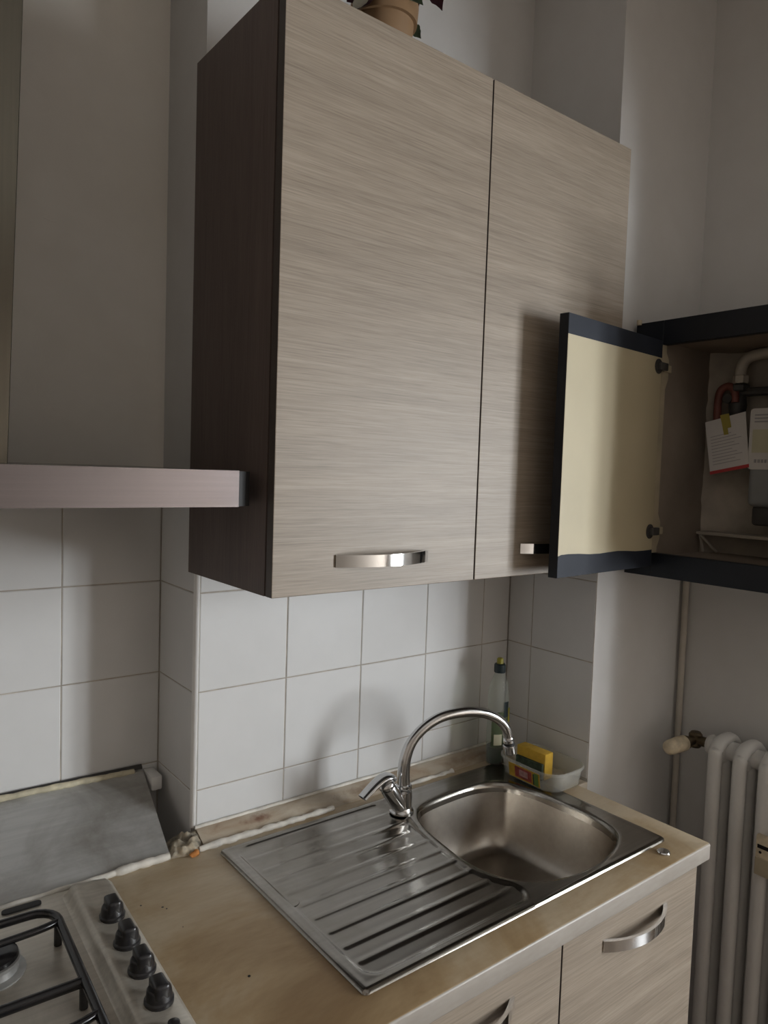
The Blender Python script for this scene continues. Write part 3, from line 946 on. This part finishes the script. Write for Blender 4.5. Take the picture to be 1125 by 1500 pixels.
def grate(x0, x1, y0, y1, name='pan_support'):
    b = bmesh.new()
    zt = 0.046
    lp = [(x, y, zt) for x, y in rrect(x0, x1, y0, y1, 0.035, 5)]
    add_tube(b, lp, 0.0066, 10, closed=True)
    for (x, y) in ((x0 + .006, y0 + .006), (x1 - .006, y0 + .006), (x0 + .006, y1 - .03), (x1 - .001, y1 - .035), (x1 - .001, (y0 + y1) / 2)):
        add_tube(b, [(x, y, 0.007), (x, y, zt)], 0.006, 8)
    xm, ym = (x0 + x1) / 2, (y0 + y1) / 2
    add_tube(b, [(x0, ym, zt - .002), (x1, ym, zt - .002)], 0.0072, 8)
    add_tube(b, [(xm - .018, y0, zt - .001), (xm - .018, y1, zt - .001)], 0.0062, 8)
    for yy in (y1 - .052, ym - .085):
        add_tube(b, spline([(x1, yy + .012, zt + .001), (x1 - .03, yy + .002, zt + .003), (x1 - .085, yy - .002, zt + .003)], 5), 0.0055, 8)
        add_tube(b, spline([(x0, yy + .012, zt + .001), (x0 + .03, yy + .002, zt + .003), (x0 + .085, yy - .002, zt + .003)], 5), 0.0055, 8)
    return hobj(name, b, M_BLACK, angle=60)
grate(-0.335, -0.118, -0.495, -0.112)
grate(-0.58, -0.345, -0.495, -0.112)

# ------------------------------------------------------------------ meter box on the right wall
mb = thing('meter_box', (1.15, -0.55, 1.384), 'blue-black wooden meter box with open cream door on the right wall', 'meter box')
X0, X1 = 1.000, 1.020
OY0, OY1, OZ0, OZ1 = -0.720, -0.2885, 1.384, 1.9965
IY0, IY1, IZ0, IZ1 = -0.658, -0.3610, 1.441, 1.9385
obj('stile', box(X0, X1, IY1, OY1, OZ0, OZ1, .001, 1), M_BOXP, mb)
obj('stile', box(X0, X1, OY0, IY0, OZ0, OZ1, .001, 1), M_BOXP, mb)
obj('rail', box(X0 + .0003, X1, IY0, IY1, OZ0, IZ0, .001, 1), M_BOXP, mb)
obj('rail', box(X0 + .0003, X1, IY0, IY1, IZ1, OZ1, .001, 1), M_BOXP, mb)
for (y0, y1, z0, z1) in ((OY1 - .015, OY1, OZ0, OZ1), (OY0, OY0 + .015, OZ0, OZ1), (OY0 + .015, OY1 - .015, OZ0, OZ0 + .015), (OY0 + .015, OY1 - .015, OZ1 - .015, OZ1)):
    obj('case_panel', box(X1, XR - .0005, y0, y1, z0, z1), M_BOXP, mb)
obj('liner', box(X1 + .0005, XR - .03, IY1 + .002, IY1 + .010, IZ0 - .02, IZ1 + .02), M_LINER, mb)
obj('liner', box(X1 + .0005, XR - .03, IY0 - .010, IY0 - .002, IZ0 - .02, IZ1 + .02), M_LINER, mb)
obj('liner', box(X1 + .0005, XR - .03, IY0 - .002, IY1 + .002, IZ0 - .025, IZ0 - .008), M_LINER, mb)
obj('liner', box(X1 + .0005, XR - .03, IY0 - .002, IY1 + .002, IZ1 + .008, IZ1 + .022), M_LINER, mb)
# uneven plaster back
b = bmesh.new()
ny, nz = 24, 26
vv = [[b.verts.new((XR - .032 - .016 * abs(noise.noise(Vector((j * .35, k * .35, 1)))) - (0.045 * max(0, 1 - (IY1 + .002 - (IY1 + .002 - j * (IY1 - IY0 + .004) / ny)) / .05) if j < 4 else 0),
                    IY1 + .002 - j * (IY1 - IY0 + .004) / ny, IZ0 - .008 + k * (IZ1 - IZ0 + .016) / nz)) for k in range(nz + 1)] for j in range(ny + 1)]
for j in range(ny):
    for k in range(nz):
        b.faces.new((vv[j][k], vv[j + 1][k], vv[j + 1][k + 1], vv[j][k + 1]))
obj('plaster_back', b, M_ROUGHP, mb, True, 60)
# cream strip on the hinge stile, widened at the hinges
st = [(X0 - .0005, IZ0), (X0 + .020, IZ0), (X0 + .020, 1.455), (X0 + .030, 1.475), (X0 + .030, 1.515), (X0 + .019, 1.535), (X0 + .019, 1.835), (X0 + .030, 1.860), (X0 + .030, 1.905), (X0 + .018, 1.922), (X0 + .018, IZ1), (X0 - .0005, IZ1)]
obj('reveal_strip', prism([(x, IY1 + .0018, z) for x, z in st], (0, -.0028, 0)), M_CREAM2, mb)
# the open door
Hh, Fh = Vector((0.986, -0.370, 0)), Vector((0.594, -0.402, 0))
ud = (Fh - Hh).normalized()
nd = Vector((-ud.y, ud.x, 0))
if nd.y > 0:
    nd = -nd                        # towards the room
DW, DT, DZ0, DZ1 = (Fh - Hh).length, 0.021, 1.4105, 1.9455
def dbox(u0, u1, n0, n1, z0, z1, bev=0.0):
    c = Hh + ud * (u0 + u1) / 2 + nd * (n0 + n1) / 2 + Vector((0, 0, (z0 + z1) / 2))
    return add_obox(bmesh.new(), c, ud * (u1 - u0) / 2, nd * (n1 - n0) / 2, Vector((0, 0, (z1 - z0) / 2)), bev, 1)
door = obj('door', dbox(0, DW, -DT, 0, DZ0, DZ1, 0.0008), M_BOXP, mb)
tag(door, 'open blue-black door with cream inner face')
def dpoly(pts, n0, n1):
    return prism([Hh + ud * a + nd * n0 + Vector((0, 0, z)) for a, z in pts], nd * (n1 - n0))
wb = [(DW - .001, DZ0 + .045)] + [(DW - .012, DZ0 + .0475)] + [(DW * (1 - k / 10), DZ0 + .047 + .0018 * math.sin(k * 1.3) - .0007 * k) for k in range(1, 10)] + [(0.001, DZ0 + .040)]
obj('cream_panel', dpoly([(0.001, DZ1 - .041), (DW - .001, DZ1 - .0415)] + wb, -.0004, .0006), M_CREAM, door)
obj('band', dpoly([(0.001, DZ1 - .0005), (DW - .0008, DZ1 - .0005), (DW - .0008, DZ1 - .0415), (0.001, DZ1 - .041)], -.0004, .0007), M_NAVY, door)
obj('band', dpoly(wb + [(0.001, DZ0 + .0005), (DW - .001, DZ0 + .0005)], -.0004, .0007), M_NAVY, door)
for zz in (1.8835, 1.4945):
    g = bmesh.new()
    add_lathe(g, [(0.0175, 0), (0.0175, 0.0015), (0.016, 0.002), (0.0155, 0.001)], Hh + ud * 0.016 + Vector((0, 0, zz)) + nd * 0.0005, nd, 20)
    hg = obj('hinge', g, M_IRON, door, True)
    g = bmesh.new()
    add_obox(g, Hh + ud * 0.004 + nd * 0.006 + Vector((0, 0, zz)), ud * 0.016, nd * 0.006, (0, 0, 0.009), 0.002)
    obj('hinge_arm', g, M_IRON, hg, True)
    obj('hinge_plate', box(X0 + .006, X0 + .036, IY1 - .006, IY1 - .0012, zz - .009, zz + .009, .0015, 1), M_CREAM2, hg)
obj('latch_knob', lathe([(0.006, 0), (0.006, 0.01), (0.012, 0.014), (0.012, 0.020), (0.006, 0.023)], Hh + ud * (DW - .05) - nd * DT + Vector((0, 0, 1.70)), -nd), M_CHROME, door, True)
obj('hinge_pin', lathe([(0.006, 0), (0.006, .012)], (X0 - .002, OY1 - .008, OZ1 - .004)), M_VALVE, mb, True)
# things inside the meter box
gp = thing('gas_pipe', (1.235, -0.45, 1.90), 'painted gas pipe bending down inside the meter box', 'pipe')
obj('bend', tube(spline([(1.215, -0.650, 1.930), (1.215, -0.58, 1.932), (1.215, -0.49, 1.930), (1.215, -0.458, 1.920), (1.215, -0.446, 1.895), (1.215, -0.446, 1.865)], 6), 0.0135, 14), M_PIPE, gp, True, 60)
obj('union_nut', lathe([(0.016, 0), (0.018, .003), (0.018, .018), (0.016, .020)], (1.215, -0.446, 1.862), n=6), M_PIPE, gp)
obj('union_nut', lathe([(0.019, 0), (0.022, .003), (0.022, .014), (0.019, .017)], (1.215, -0.446, 1.842), n=6), M_IRON, gp)
gv = thing('gas_valve', (1.225, -0.41, 1.80), 'faded red gas shut-off valve inside the meter box', 'valve')
obj('valve_body', lathe([(0.014, 0), (0.019, .01), (0.021, .03), (0.019, .05), (0.014, .062)], (1.226, -0.437, 1.780)), M_IRON, gv, True)
b = bmesh.new()
add_tube(b, spline([(1.205, -.398, 1.765), (1.205, -.397, 1.815), (1.205, -.402, 1.845), (1.205, -.42, 1.856), (1.205, -.437, 1.845), (1.205, -.441, 1.815)], 6), 0.0095, 10)
obj('lever_handle', b, M_RED, gv, True, 60)
obj('valve_stem', lathe([(0.007, 0), (0.007, .025), (0.012, .027), (0.012, .034)], (1.23, -0.424, 1.825), (-1, 0, 0)), M_IRON, gv, True)
gm = thing('gas_meter', (1.22, -0.56, 1.555), 'grey gas meter with printed label inside the meter box', 'gas meter')
obj('meter_case', box(1.180, 1.262, -0.648, -0.492, 1.560, 1.790, 0.016, 3), M_GREY, gm, True, 50)
obj('meter_foot', box(1.195, 1.255, -0.64, -0.50, 1.515, 1.562, 0.008, 2), M_IRON, gm, True)
obj('inlet', lathe([(0.012, 0), (0.016, .01), (0.016, .03), (0.012, .04)], (1.222, -0.53, 1.785)), M_IRON, gm, True)
obj('crossbar', tube([(1.225, -.43, 1.842), (1.225, -.65, 1.838)], 0.011, 10), M_IRON, gm, True)
ml = obj('label_plate', prism([(1.179, y, z) for y, z in rrect(-.640, -.494, 1.650, 1.795, .008)], (-.002, 0, 0)), M_PAPER, gm)
b = bmesh.new()
for k in range(3):
    add_box(b, 1.1757, 1.177, -.60, -.505, 1.778 - k * .008, 1.781 - k * .008)
for k in range(8):
    y = -.509 - k * .008
    add_box(b, 1.1757, 1.177, y - .005, y, 1.666, 1.674)
tag(obj('print', b, M_INK, ml), kind='stuff')
obj('print_block', box(1.1758, 1.177, -.60, -.502, 1.69, 1.745), M_LABELY, ml)
# inspection card
ct = thing('inspection_card', (1.19, -0.45, 1.64), 'tilted white printed card with red lower edge inside the meter box', 'card')
q0 = [(-.364 - .018, 1.7655), (-.482, 1.789), (-.4985, 1.655), (-.397 - .006, 1.6345)]
def card_loop(k0, k1, s0=0.0, s1=1.0):
    a, c_, d, e = [Vector((1.176, y, z)) for y, z in q0]
    def at(s, t):
        return (a.lerp(c_, s)).lerp(e.lerp(d, s), t)
    return [at(s0, k0), at(s1, k0), at(s1, k1), at(s0, k1)]
cr = obj('card', prism(card_loop(0, 1), (.0012, 0, 0)), M_PAPER, ct)
obj('red_edge', prism(card_loop(0.94, 1.0), (-.0004, 0, 0)), M_REDP, cr)
b = bmesh.new()
for k in range(10):
    add_prism(b, card_loop(0.30 + .058 * k, 0.312 + .058 * k, 0.10, 0.62 + .3 * ((k * 7) % 5) / 5), (-.0003, 0, 0))
tag(obj('print', b, M_INK, cr), kind='stuff')
obj('tape_strip', prism([(1.1752, y, z) for y, z in ((-.420, 1.782), (-.442, 1.786), (-.450, 1.752), (-.441, 1.750), (-.444, 1.735), (-.433, 1.733), (-.427, 1.757))], (-.0006, 0, 0)), M_TAPE, ct)
# ledge and brace at the bottom
lb = thing('meter_bracket', (1.22, -0.5, 1.48), 'grey angle bracket under the gas meter', 'bracket')
obj('ledge_bar', box(1.185, 1.262, -0.652, -0.370, 1.482, 1.490, .001, 1), M_ROUGHP, lb)
b = bmesh.new()
add_tube(b, [(1.20, -.372, 1.484), (1.22, -.372, 1.437)], .004, 6)
add_tube(b, [(1.19, -.378, 1.482), (1.235, -.40, 1.437)], .004, 6)
obj('brace', b, M_PIPE, lb)

# ------------------------------------------------------------------ radiator
rd = thing('radiator', (1.21, -0.68, 0.0), 'white cast-iron column radiator below the meter box', 'radiator')
RZ0, RZ1 = 0.13, 0.985
bsec = bmesh.new()
xf, xb_ = 1.163, 1.262
path = spline([(xf, 0, RZ0 + .07), (xf, 0, 0.55), (xf, 0, RZ1 - .075), (xf + .004, 0, RZ1 - .034), (xf + .026, 0, RZ1 - .017), ((xf + xb_) / 2, 0, RZ1 - .014), (xb_ - .026, 0, RZ1 - .017), (xb_ - .004, 0, RZ1 - .034), (xb_, 0, RZ1 - .075),
               (xb_, 0, 0.55), (xb_, 0, RZ0 + .07), (xb_ - .01, 0, RZ0 + .03), ((xf + xb_) / 2, 0, RZ0 + .018), (xf + .01, 0, RZ0 + .03)], 4, True)
add_tube(bsec, path, 0.0165, 12, closed=True, ry=0.0150, ref=(1, 0, 0.0001)) if False else add_tube(bsec, path, 0.0150, 12, closed=True, ry=0.0172, ref=(0, 1, 0))
add_tube(bsec, [((xf + xb_) / 2, 0, RZ0 + .02), ((xf + xb_) / 2, 0, RZ1 - .02)], 0.0165, 12)
for z in (RZ1 - .040, RZ0 + .045):
    add_tube(bsec, [((xf + xb_) / 2, -.0312, z), ((xf + xb_) / 2, .0312, z)], 0.024, 14)
    add_box(bsec, xf, xb_, -.012, .012, z - .028, z + .024, .006, 2)
bmesh.ops.recalc_face_normals(bsec, faces=bsec.faces)
ms = bpy.data.meshes.new('column_section')
bsec.to_mesh(ms)
bsec.free()
for p in ms.polygons:
    p.use_smooth = True
ms.set_sharp_from_angle(angle=math.radians(60))
ms.transform(Matrix.Translation((-rd.location.x, 0, 0)))
ms.materials.append(M_RADI)
for k in range(7):
    o = bpy.data.objects.new('column_section', ms)
    COL.objects.link(o)
    o.parent = rd
    o.location = (0, -0.4655 - 0.0615 * k - rd.location.y, 0)
vz = 0.945
obj('end_bush', lathe([(0.024, 0), (0.026, .004), (0.022, .012)], (1.2125, -0.434, vz), (0, 1, 0), 16), M_RADI, rd, True)
vb = obj('valve', tube([(1.2125, -0.424, vz), (1.2125, -0.398, vz)], 0.013, 12), M_BRASS, rd, True, 50)
obj('valve_body', lathe([(0.012, -.020), (0.017, -.014), (0.017, .014), (0.012, .02)], (1.2125, -0.386, vz), n=14), M_BRASS, vb, True)
kd = Vector((-0.92, 0.10, -0.03)).normalized()
obj('valve_neck', lathe([(0.012, 0), (0.012, .035), (0.017, .036), (0.017, .046)], (1.2125, -0.386, vz), kd, 14), M_BRASS, vb, True)
obj('valve_knob', lathe([(0.0165, .044), (0.0195, .048), (0.0200, .070), (0.0190, .098), (0.0170, .110), (0.012, .115)], (1.2125, -0.386, vz), kd, 20), M_VALVE, vb, True, 50)
for k in (0, 6):
    obj('foot', box(1.165, 1.262, -0.4655 - 0.0615 * k - .012, -0.4655 - 0.0615 * k + .012, 0.0, RZ0 + .03, .004, 1), M_RADI, rd)
al = thing('heat_meter', (1.147, -0.605, 0.70), 'small cream heat meter clipped on the radiator front', 'heat meter')
obj('meter_case', box(1.132, 1.147, -0.632, -0.588, 0.704, 0.800, .004, 2), M_VALVE, al, True)
obj('display', box(1.1313, 1.1335, -0.629, -0.593, 0.770, 0.779), M_BLACK, al)
obj('sensor_dot', lathe([(0.0035, 0), (0.003, .001)], (1.1322, -0.600, 0.761), (-1, 0, 0), 10), M_BLACK, al)
obj('lower_cover', box(1.1305, 1.1335, -0.631, -0.589, 0.706, 0.748, .001, 1), M_CREAM2, al)
hp = thing('heating_pipe', (1.289, -0.293, 0.0), 'thin vertical heating pipe in the corner behind the radiator', 'pipe')
obj('pipe', tube([(1.289, -0.2935, 0.0), (1.289, -0.2935, 0.7), (1.289, -0.2935, OZ0)], 0.0085, 12), M_PIPE, hp, True, 60)
obj('branch', tube(spline([(1.289, -0.296, 0.905), (1.262, -0.312, 0.908), (1.225, -0.36, 0.918), (1.2125, -0.386, 0.930)], 5), 0.0065, 10), M_PIPE, hp, True, 60)

# ------------------------------------------------------------------ things by the sink
tb = thing('plastic_tub', (0.81, -0.21, 0.8757), 'clear plastic tub with a yellow label holding the sponge behind the sink bowl', 'tub')
def tubl(x0, x1, y0, y1, z, r):
    return [(x, y, z) for x, y in rrect(x0, x1, y0, y1, r, 7)]
TBX0, TBX1, TBY0, TBY1 = 0.7475, 0.868, -0.300, -0.128
L_ = [tubl(TBX0 + .006, TBX1 - .006, TBY0 + .006, TBY1 - .006, .8765, .034), tubl(TBX0, TBX1, TBY0, TBY1, .8815, .038), tubl(TBX0 - .006, TBX1 + .006, TBY0 - .006, TBY1 + .006, .920, .042),
      tubl(TBX0 - .010, TBX1 + .010, TBY0 - .010, TBY1 + .010, .9205, .045), tubl(TBX0 - .010, TBX1 + .010, TBY0 - .010, TBY1 + .010, .9245, .045),
      tubl(TBX0 - .0075, TBX1 + .0075, TBY0 - .0075, TBY1 + .0075, .926, .043), tubl(TBX0 - .005, TBX1 + .005, TBY0 - .005, TBY1 + .005, .920, .041),
      tubl(TBX0 + .0015, TBX1 - .0015, TBY0 + .0015, TBY1 - .0015, .883, .037), tubl(TBX0 + .008, TBX1 - .008, TBY0 + .008, TBY1 - .008, .8785, .034)]
obj('tub_shell', loft(L_), M_TUB, tb, True, 50)
def lab(y0, y1, z0, z1, off, mat, parent, name):
    def px(z):
        return TBX0 - .006 * (z - .8815) / .0385 - off
    b = bmesh.new()
    add_loft(b, [[(px(z0), y0, z0), (px(z0), y1, z0), (px(z0) - .0006, y1, z0), (px(z0) - .0006, y0, z0)], [(px(z1), y0, z1), (px(z1), y1, z1), (px(z1) - .0006, y1, z1), (px(z1) - .0006, y0, z1)]])
    return obj(name, b, mat, parent)
lb1 = lab(-.262, -.166, .883, .9165, .0004, M_SPONGE, tb, 'label')
lab(-.238, -.186, .887, .9135, .0010, plain('label_red', (0.30, 0.06, 0.05), .5, vary=.5, vscale=70), lb1, 'label_picture')
lab(-.226, -.200, .893, .908, .0016, plain('label_pale', (0.42, 0.25, 0.24), .5, vary=.4, vscale=90), lb1, 'label_picture')
lab(-.258, -.246, .885, .915, .0010, plain('label_green', (0.12, 0.22, 0.05), .5), lb1, 'label_stripe')
lab(-.246, -.242, .885, .912, .0010, M_CAPG, lb1, 'label_stripe')

sg = thing('sponge', (0.80, -0.19, 0.88), 'yellow sponge with dark scouring side standing in the clear tub', 'sponge')
su, sn = Vector((0.035, -1, 0)).normalized(), Vector((-1, -0.035, 0)).normalized()
sc_ = Vector((0.806, -0.193, 0.913))
b = bmesh.new()
add_obox(b, sc_, su * 0.044, sn * 0.0160, (0, 0, 0.032), 0.003, 2)
obj('foam', b, M_SPONGE, sg, True, 40)
b = bmesh.new()
add_obox(b, sc_ + sn * 0.0195 + Vector((0, 0, -0.012)), su * 0.041, sn * 0.004, (0, 0, 0.020), 0.002, 2)
obj('scouring_pad', b, M_SCOUR, sg, True, 40)

bt = thing('dish_soap_bottle', (0.787, -0.083, 0.8757), 'clear dish soap bottle with dark cap and green dregs in the corner', 'bottle')
def ell(z, a, b_, n=24):
    return [(0.787 + a * math.cos(2 * math.pi * k / n), -0.083 + b_ * math.sin(2 * math.pi * k / n), z) for k in range(n)]
prof_b = [(.8757, .027, .019), (.879, .031, .0225), (.90, .0325, .0235), (.96, .0325, .0235), (1.0, .030, .022), (1.03, .031, .0225), (1.06, .031, .0225), (1.085, .026, .0195), (1.103, .0155, .0135), (1.110, .0125, .0125), (1.122, .0125, .0125)]
obj('bottle_shell', loft([ell(*p) for p in prof_b]), M_BOTTLE, bt, True, 60)
obj('soap', loft([ell(z, a - .0015, c - .0015) for z, a, c in ((.8775, .026, .0195), (.882, .030, .022), (.90, .0318, .0230), (.922, .0318, .0230))]), M_SOAP, bt, True, 60)
cp = obj('cap', lathe([(0.0142, 0), (0.0148, .002), (0.0145, .020), (0.0125, .0225), (0.006, .0235)], (0.787, -0.083, 1.112)), M_CAPG, bt, True)
obj('cap_tip', lathe([(0.0085, 0.020), (0.0082, .034), (0.006, .037)], (0.787, -0.083, 1.112)), M_CAPY, cp, True)
def film(z0, z1, a0, a1, mat, name, g=.0006, parent=bt):
    n = 10
    b = bmesh.new()
    Ls = []
    for z in (z0, z1):
        ring_ = []
        for k in range(n + 1):
            a = math.radians(a0 + (a1 - a0) * k / n)
            ring_.append((0.787 + (.0326 + g) * math.cos(a), -0.083 + (.0237 + g) * math.sin(a), z))
        for k in range(n, -1, -1):
            a = math.radians(a0 + (a1 - a0) * k / n)
            ring_.append((0.787 + (.0328 + g) * math.cos(a), -0.083 + (.0239 + g) * math.sin(a), z))
        Ls.append(ring_)
    add_loft(b, Ls)
    return obj(name, b, mat, parent, True)
fl = film(.925, 1.015, 200, 340, M_FILM, 'label')
film(1.000, 1.040, 262, 290, M_CAPG, 'label_mark', .0012, fl)
film(.985, 1.022, 290, 322, M_CAPY, 'label_mark', .0012, fl)
film(.930, .958, 215, 255, M_LABELY, 'label_mark', .0012, fl)

dc = tag(obj('tap_hole_cover', lathe([(0.0125, 0), (0.0130, .002), (0.0115, .004), (0.004, .0048)], (0.7455, -0.5815, Z1)), M_CHROME, None, True), 'small round chrome cover on the worktop at the sink corner', 'cover')

# ------------------------------------------------------------------ potted plant on the wall cabinet
pp = thing('potted_plant', (0.323, -0.120, CZ1), 'plum and green leaved plant in tan pot on top of the wall cabinet', 'plant')
pc = Vector((0.323, -0.120, CZ1 - .0008))
pt = obj('pot', lathe([(0.046, 0), (0.048, .003), (0.0600, .152), (0.0605, .154)], pc, n=36), M_POT, pp, True)
obj('pot_rim', lathe([(0.0590, .149), (0.0665, .1495), (0.0690, .184), (0.0675, .187), (0.0620, .187), (0.0585, .172)], pc, n=36, cap=(False, False)), M_POT, pt, True)
obj('soil', lathe([(0.0585, .166), (0.03, .171), (0.004, .173)], pc, n=24, cap=(False, True)), M_SOIL, pp, True)
def leaf(base, tip, width, droop, mat, twist=0.0, fold=0.25, face=None):
    base, tip = Vector(base), Vector(tip)
    d = tip - base
    L_ = d.length
    t = d.normalized()
    s = t.cross(Vector((0, 0, 1)))
    s = s.normalized() if s.length > 1e-3 else Vector((1, 0, 0))
    if face is not None:                                    # leaves hanging over the room side show their blades
        s = t.cross(Vector(face)).normalized()
    s = Matrix.Rotation(twist, 3, t) @ s
    nrm = s.cross(t)
    n = 9
    b = bmesh.new()
    rows = []
    wid = [0.08, 0.45, 0.78, 0.97, 1.0, 0.88, 0.66, 0.42, 0.20, 0.02]
    for i in range(n + 1):
        u = i / n
        c = base + d * u + nrm * (droop * L_ * 4 * u * (1 - u))
        wv = width * wid[i] * (1 + 0.10 * math.sin(i * 2.3))
        rows.append([b.verts.new(c - s * wv - nrm * wv * fold), b.verts.new(c), b.verts.new(c + s * wv - nrm * wv * fold)])
    for A, B in zip(rows, rows[1:]):
        b.faces.new((A[0], A[1], B[1], B[0]))
        b.faces.new((A[1], A[2], B[2], B[1]))
    bmesh.ops.solidify(b, geom=b.faces[:], thickness=0.0006)
    return obj('leaf', b, mat, pp, True, 60)
top = pc + Vector((0, 0, .178))
for (dx, dy, h) in ((0, 0, .16), (.012, -.006, .12), (-.014, .004, .13), (.004, .012, .14)):
    obj('stem', tube(spline([top + Vector((dx * .4, dy * .4, -.006)), top + Vector((dx, dy, h * .5)), top + Vector((dx * 2.2, dy * 2.2, h))], 4), .0028, 8), M_STEM, pp, True)
leaves = [
    ((.066, .020, .115), (.103, .020, .038), .022, M_PLUM), ((.142, .030, .142), (.189, .040, .094), .022, M_PLUM), ((.002, -.050, .045), (.024, -.092, -.022), .020, M_GREEN),
    ((.085, .020, .017), (.106, .010, -.010), .012, M_GREEN), ((-.060, -.034, .020), (-.109, -.050, -.066), .026, M_PLUM), ((-.060, -.016, .020), (-.113, -.030, -.042), .026, M_PLUM),
    ((-.070, -.040, .000), (-.134, -.080, -.087), .012, M_PALE), ((.02, .01, .09), (.085, .020, .070), .026, M_PLUM), ((.02, .01, .08), (.142, .030, .140), .030, M_PLUM), 
((-.01, .02, .08), (-.10, .11, .06), .03, M_PLUM), ((.01, .02, .08), (.08, .12, .07), .03, M_PLUM),
    ((-.01, .0, .11), (-.11, -.03, .13), .032, M_PLUM), ((.01, 0, .11), (.11, .00, .14), .032, M_PLUM), ((0, .01, .12), (0, .12, .16), .032, M_PLUM),
    ((0, -.01, .12), (.01, -.09, .14), .032, M_PLUM), ((0, 0, .14), (.06, .03, .21), .028, M_PLUM), ((0, 0, .14), (-.06, -.02, .21), .028, M_PLUM), ((.012, -.012, .06), (.045, -.040, .052), .020, M_GREEN)]
for i, (a, c, wd, mt) in enumerate(leaves):
    leaf(top + Vector(a), top + Vector(c), wd, 0.09, mt, 0.3 * math.sin(i * 2.1), 0.25, (0.6, 0.75, 0.3) if i < 7 else None)
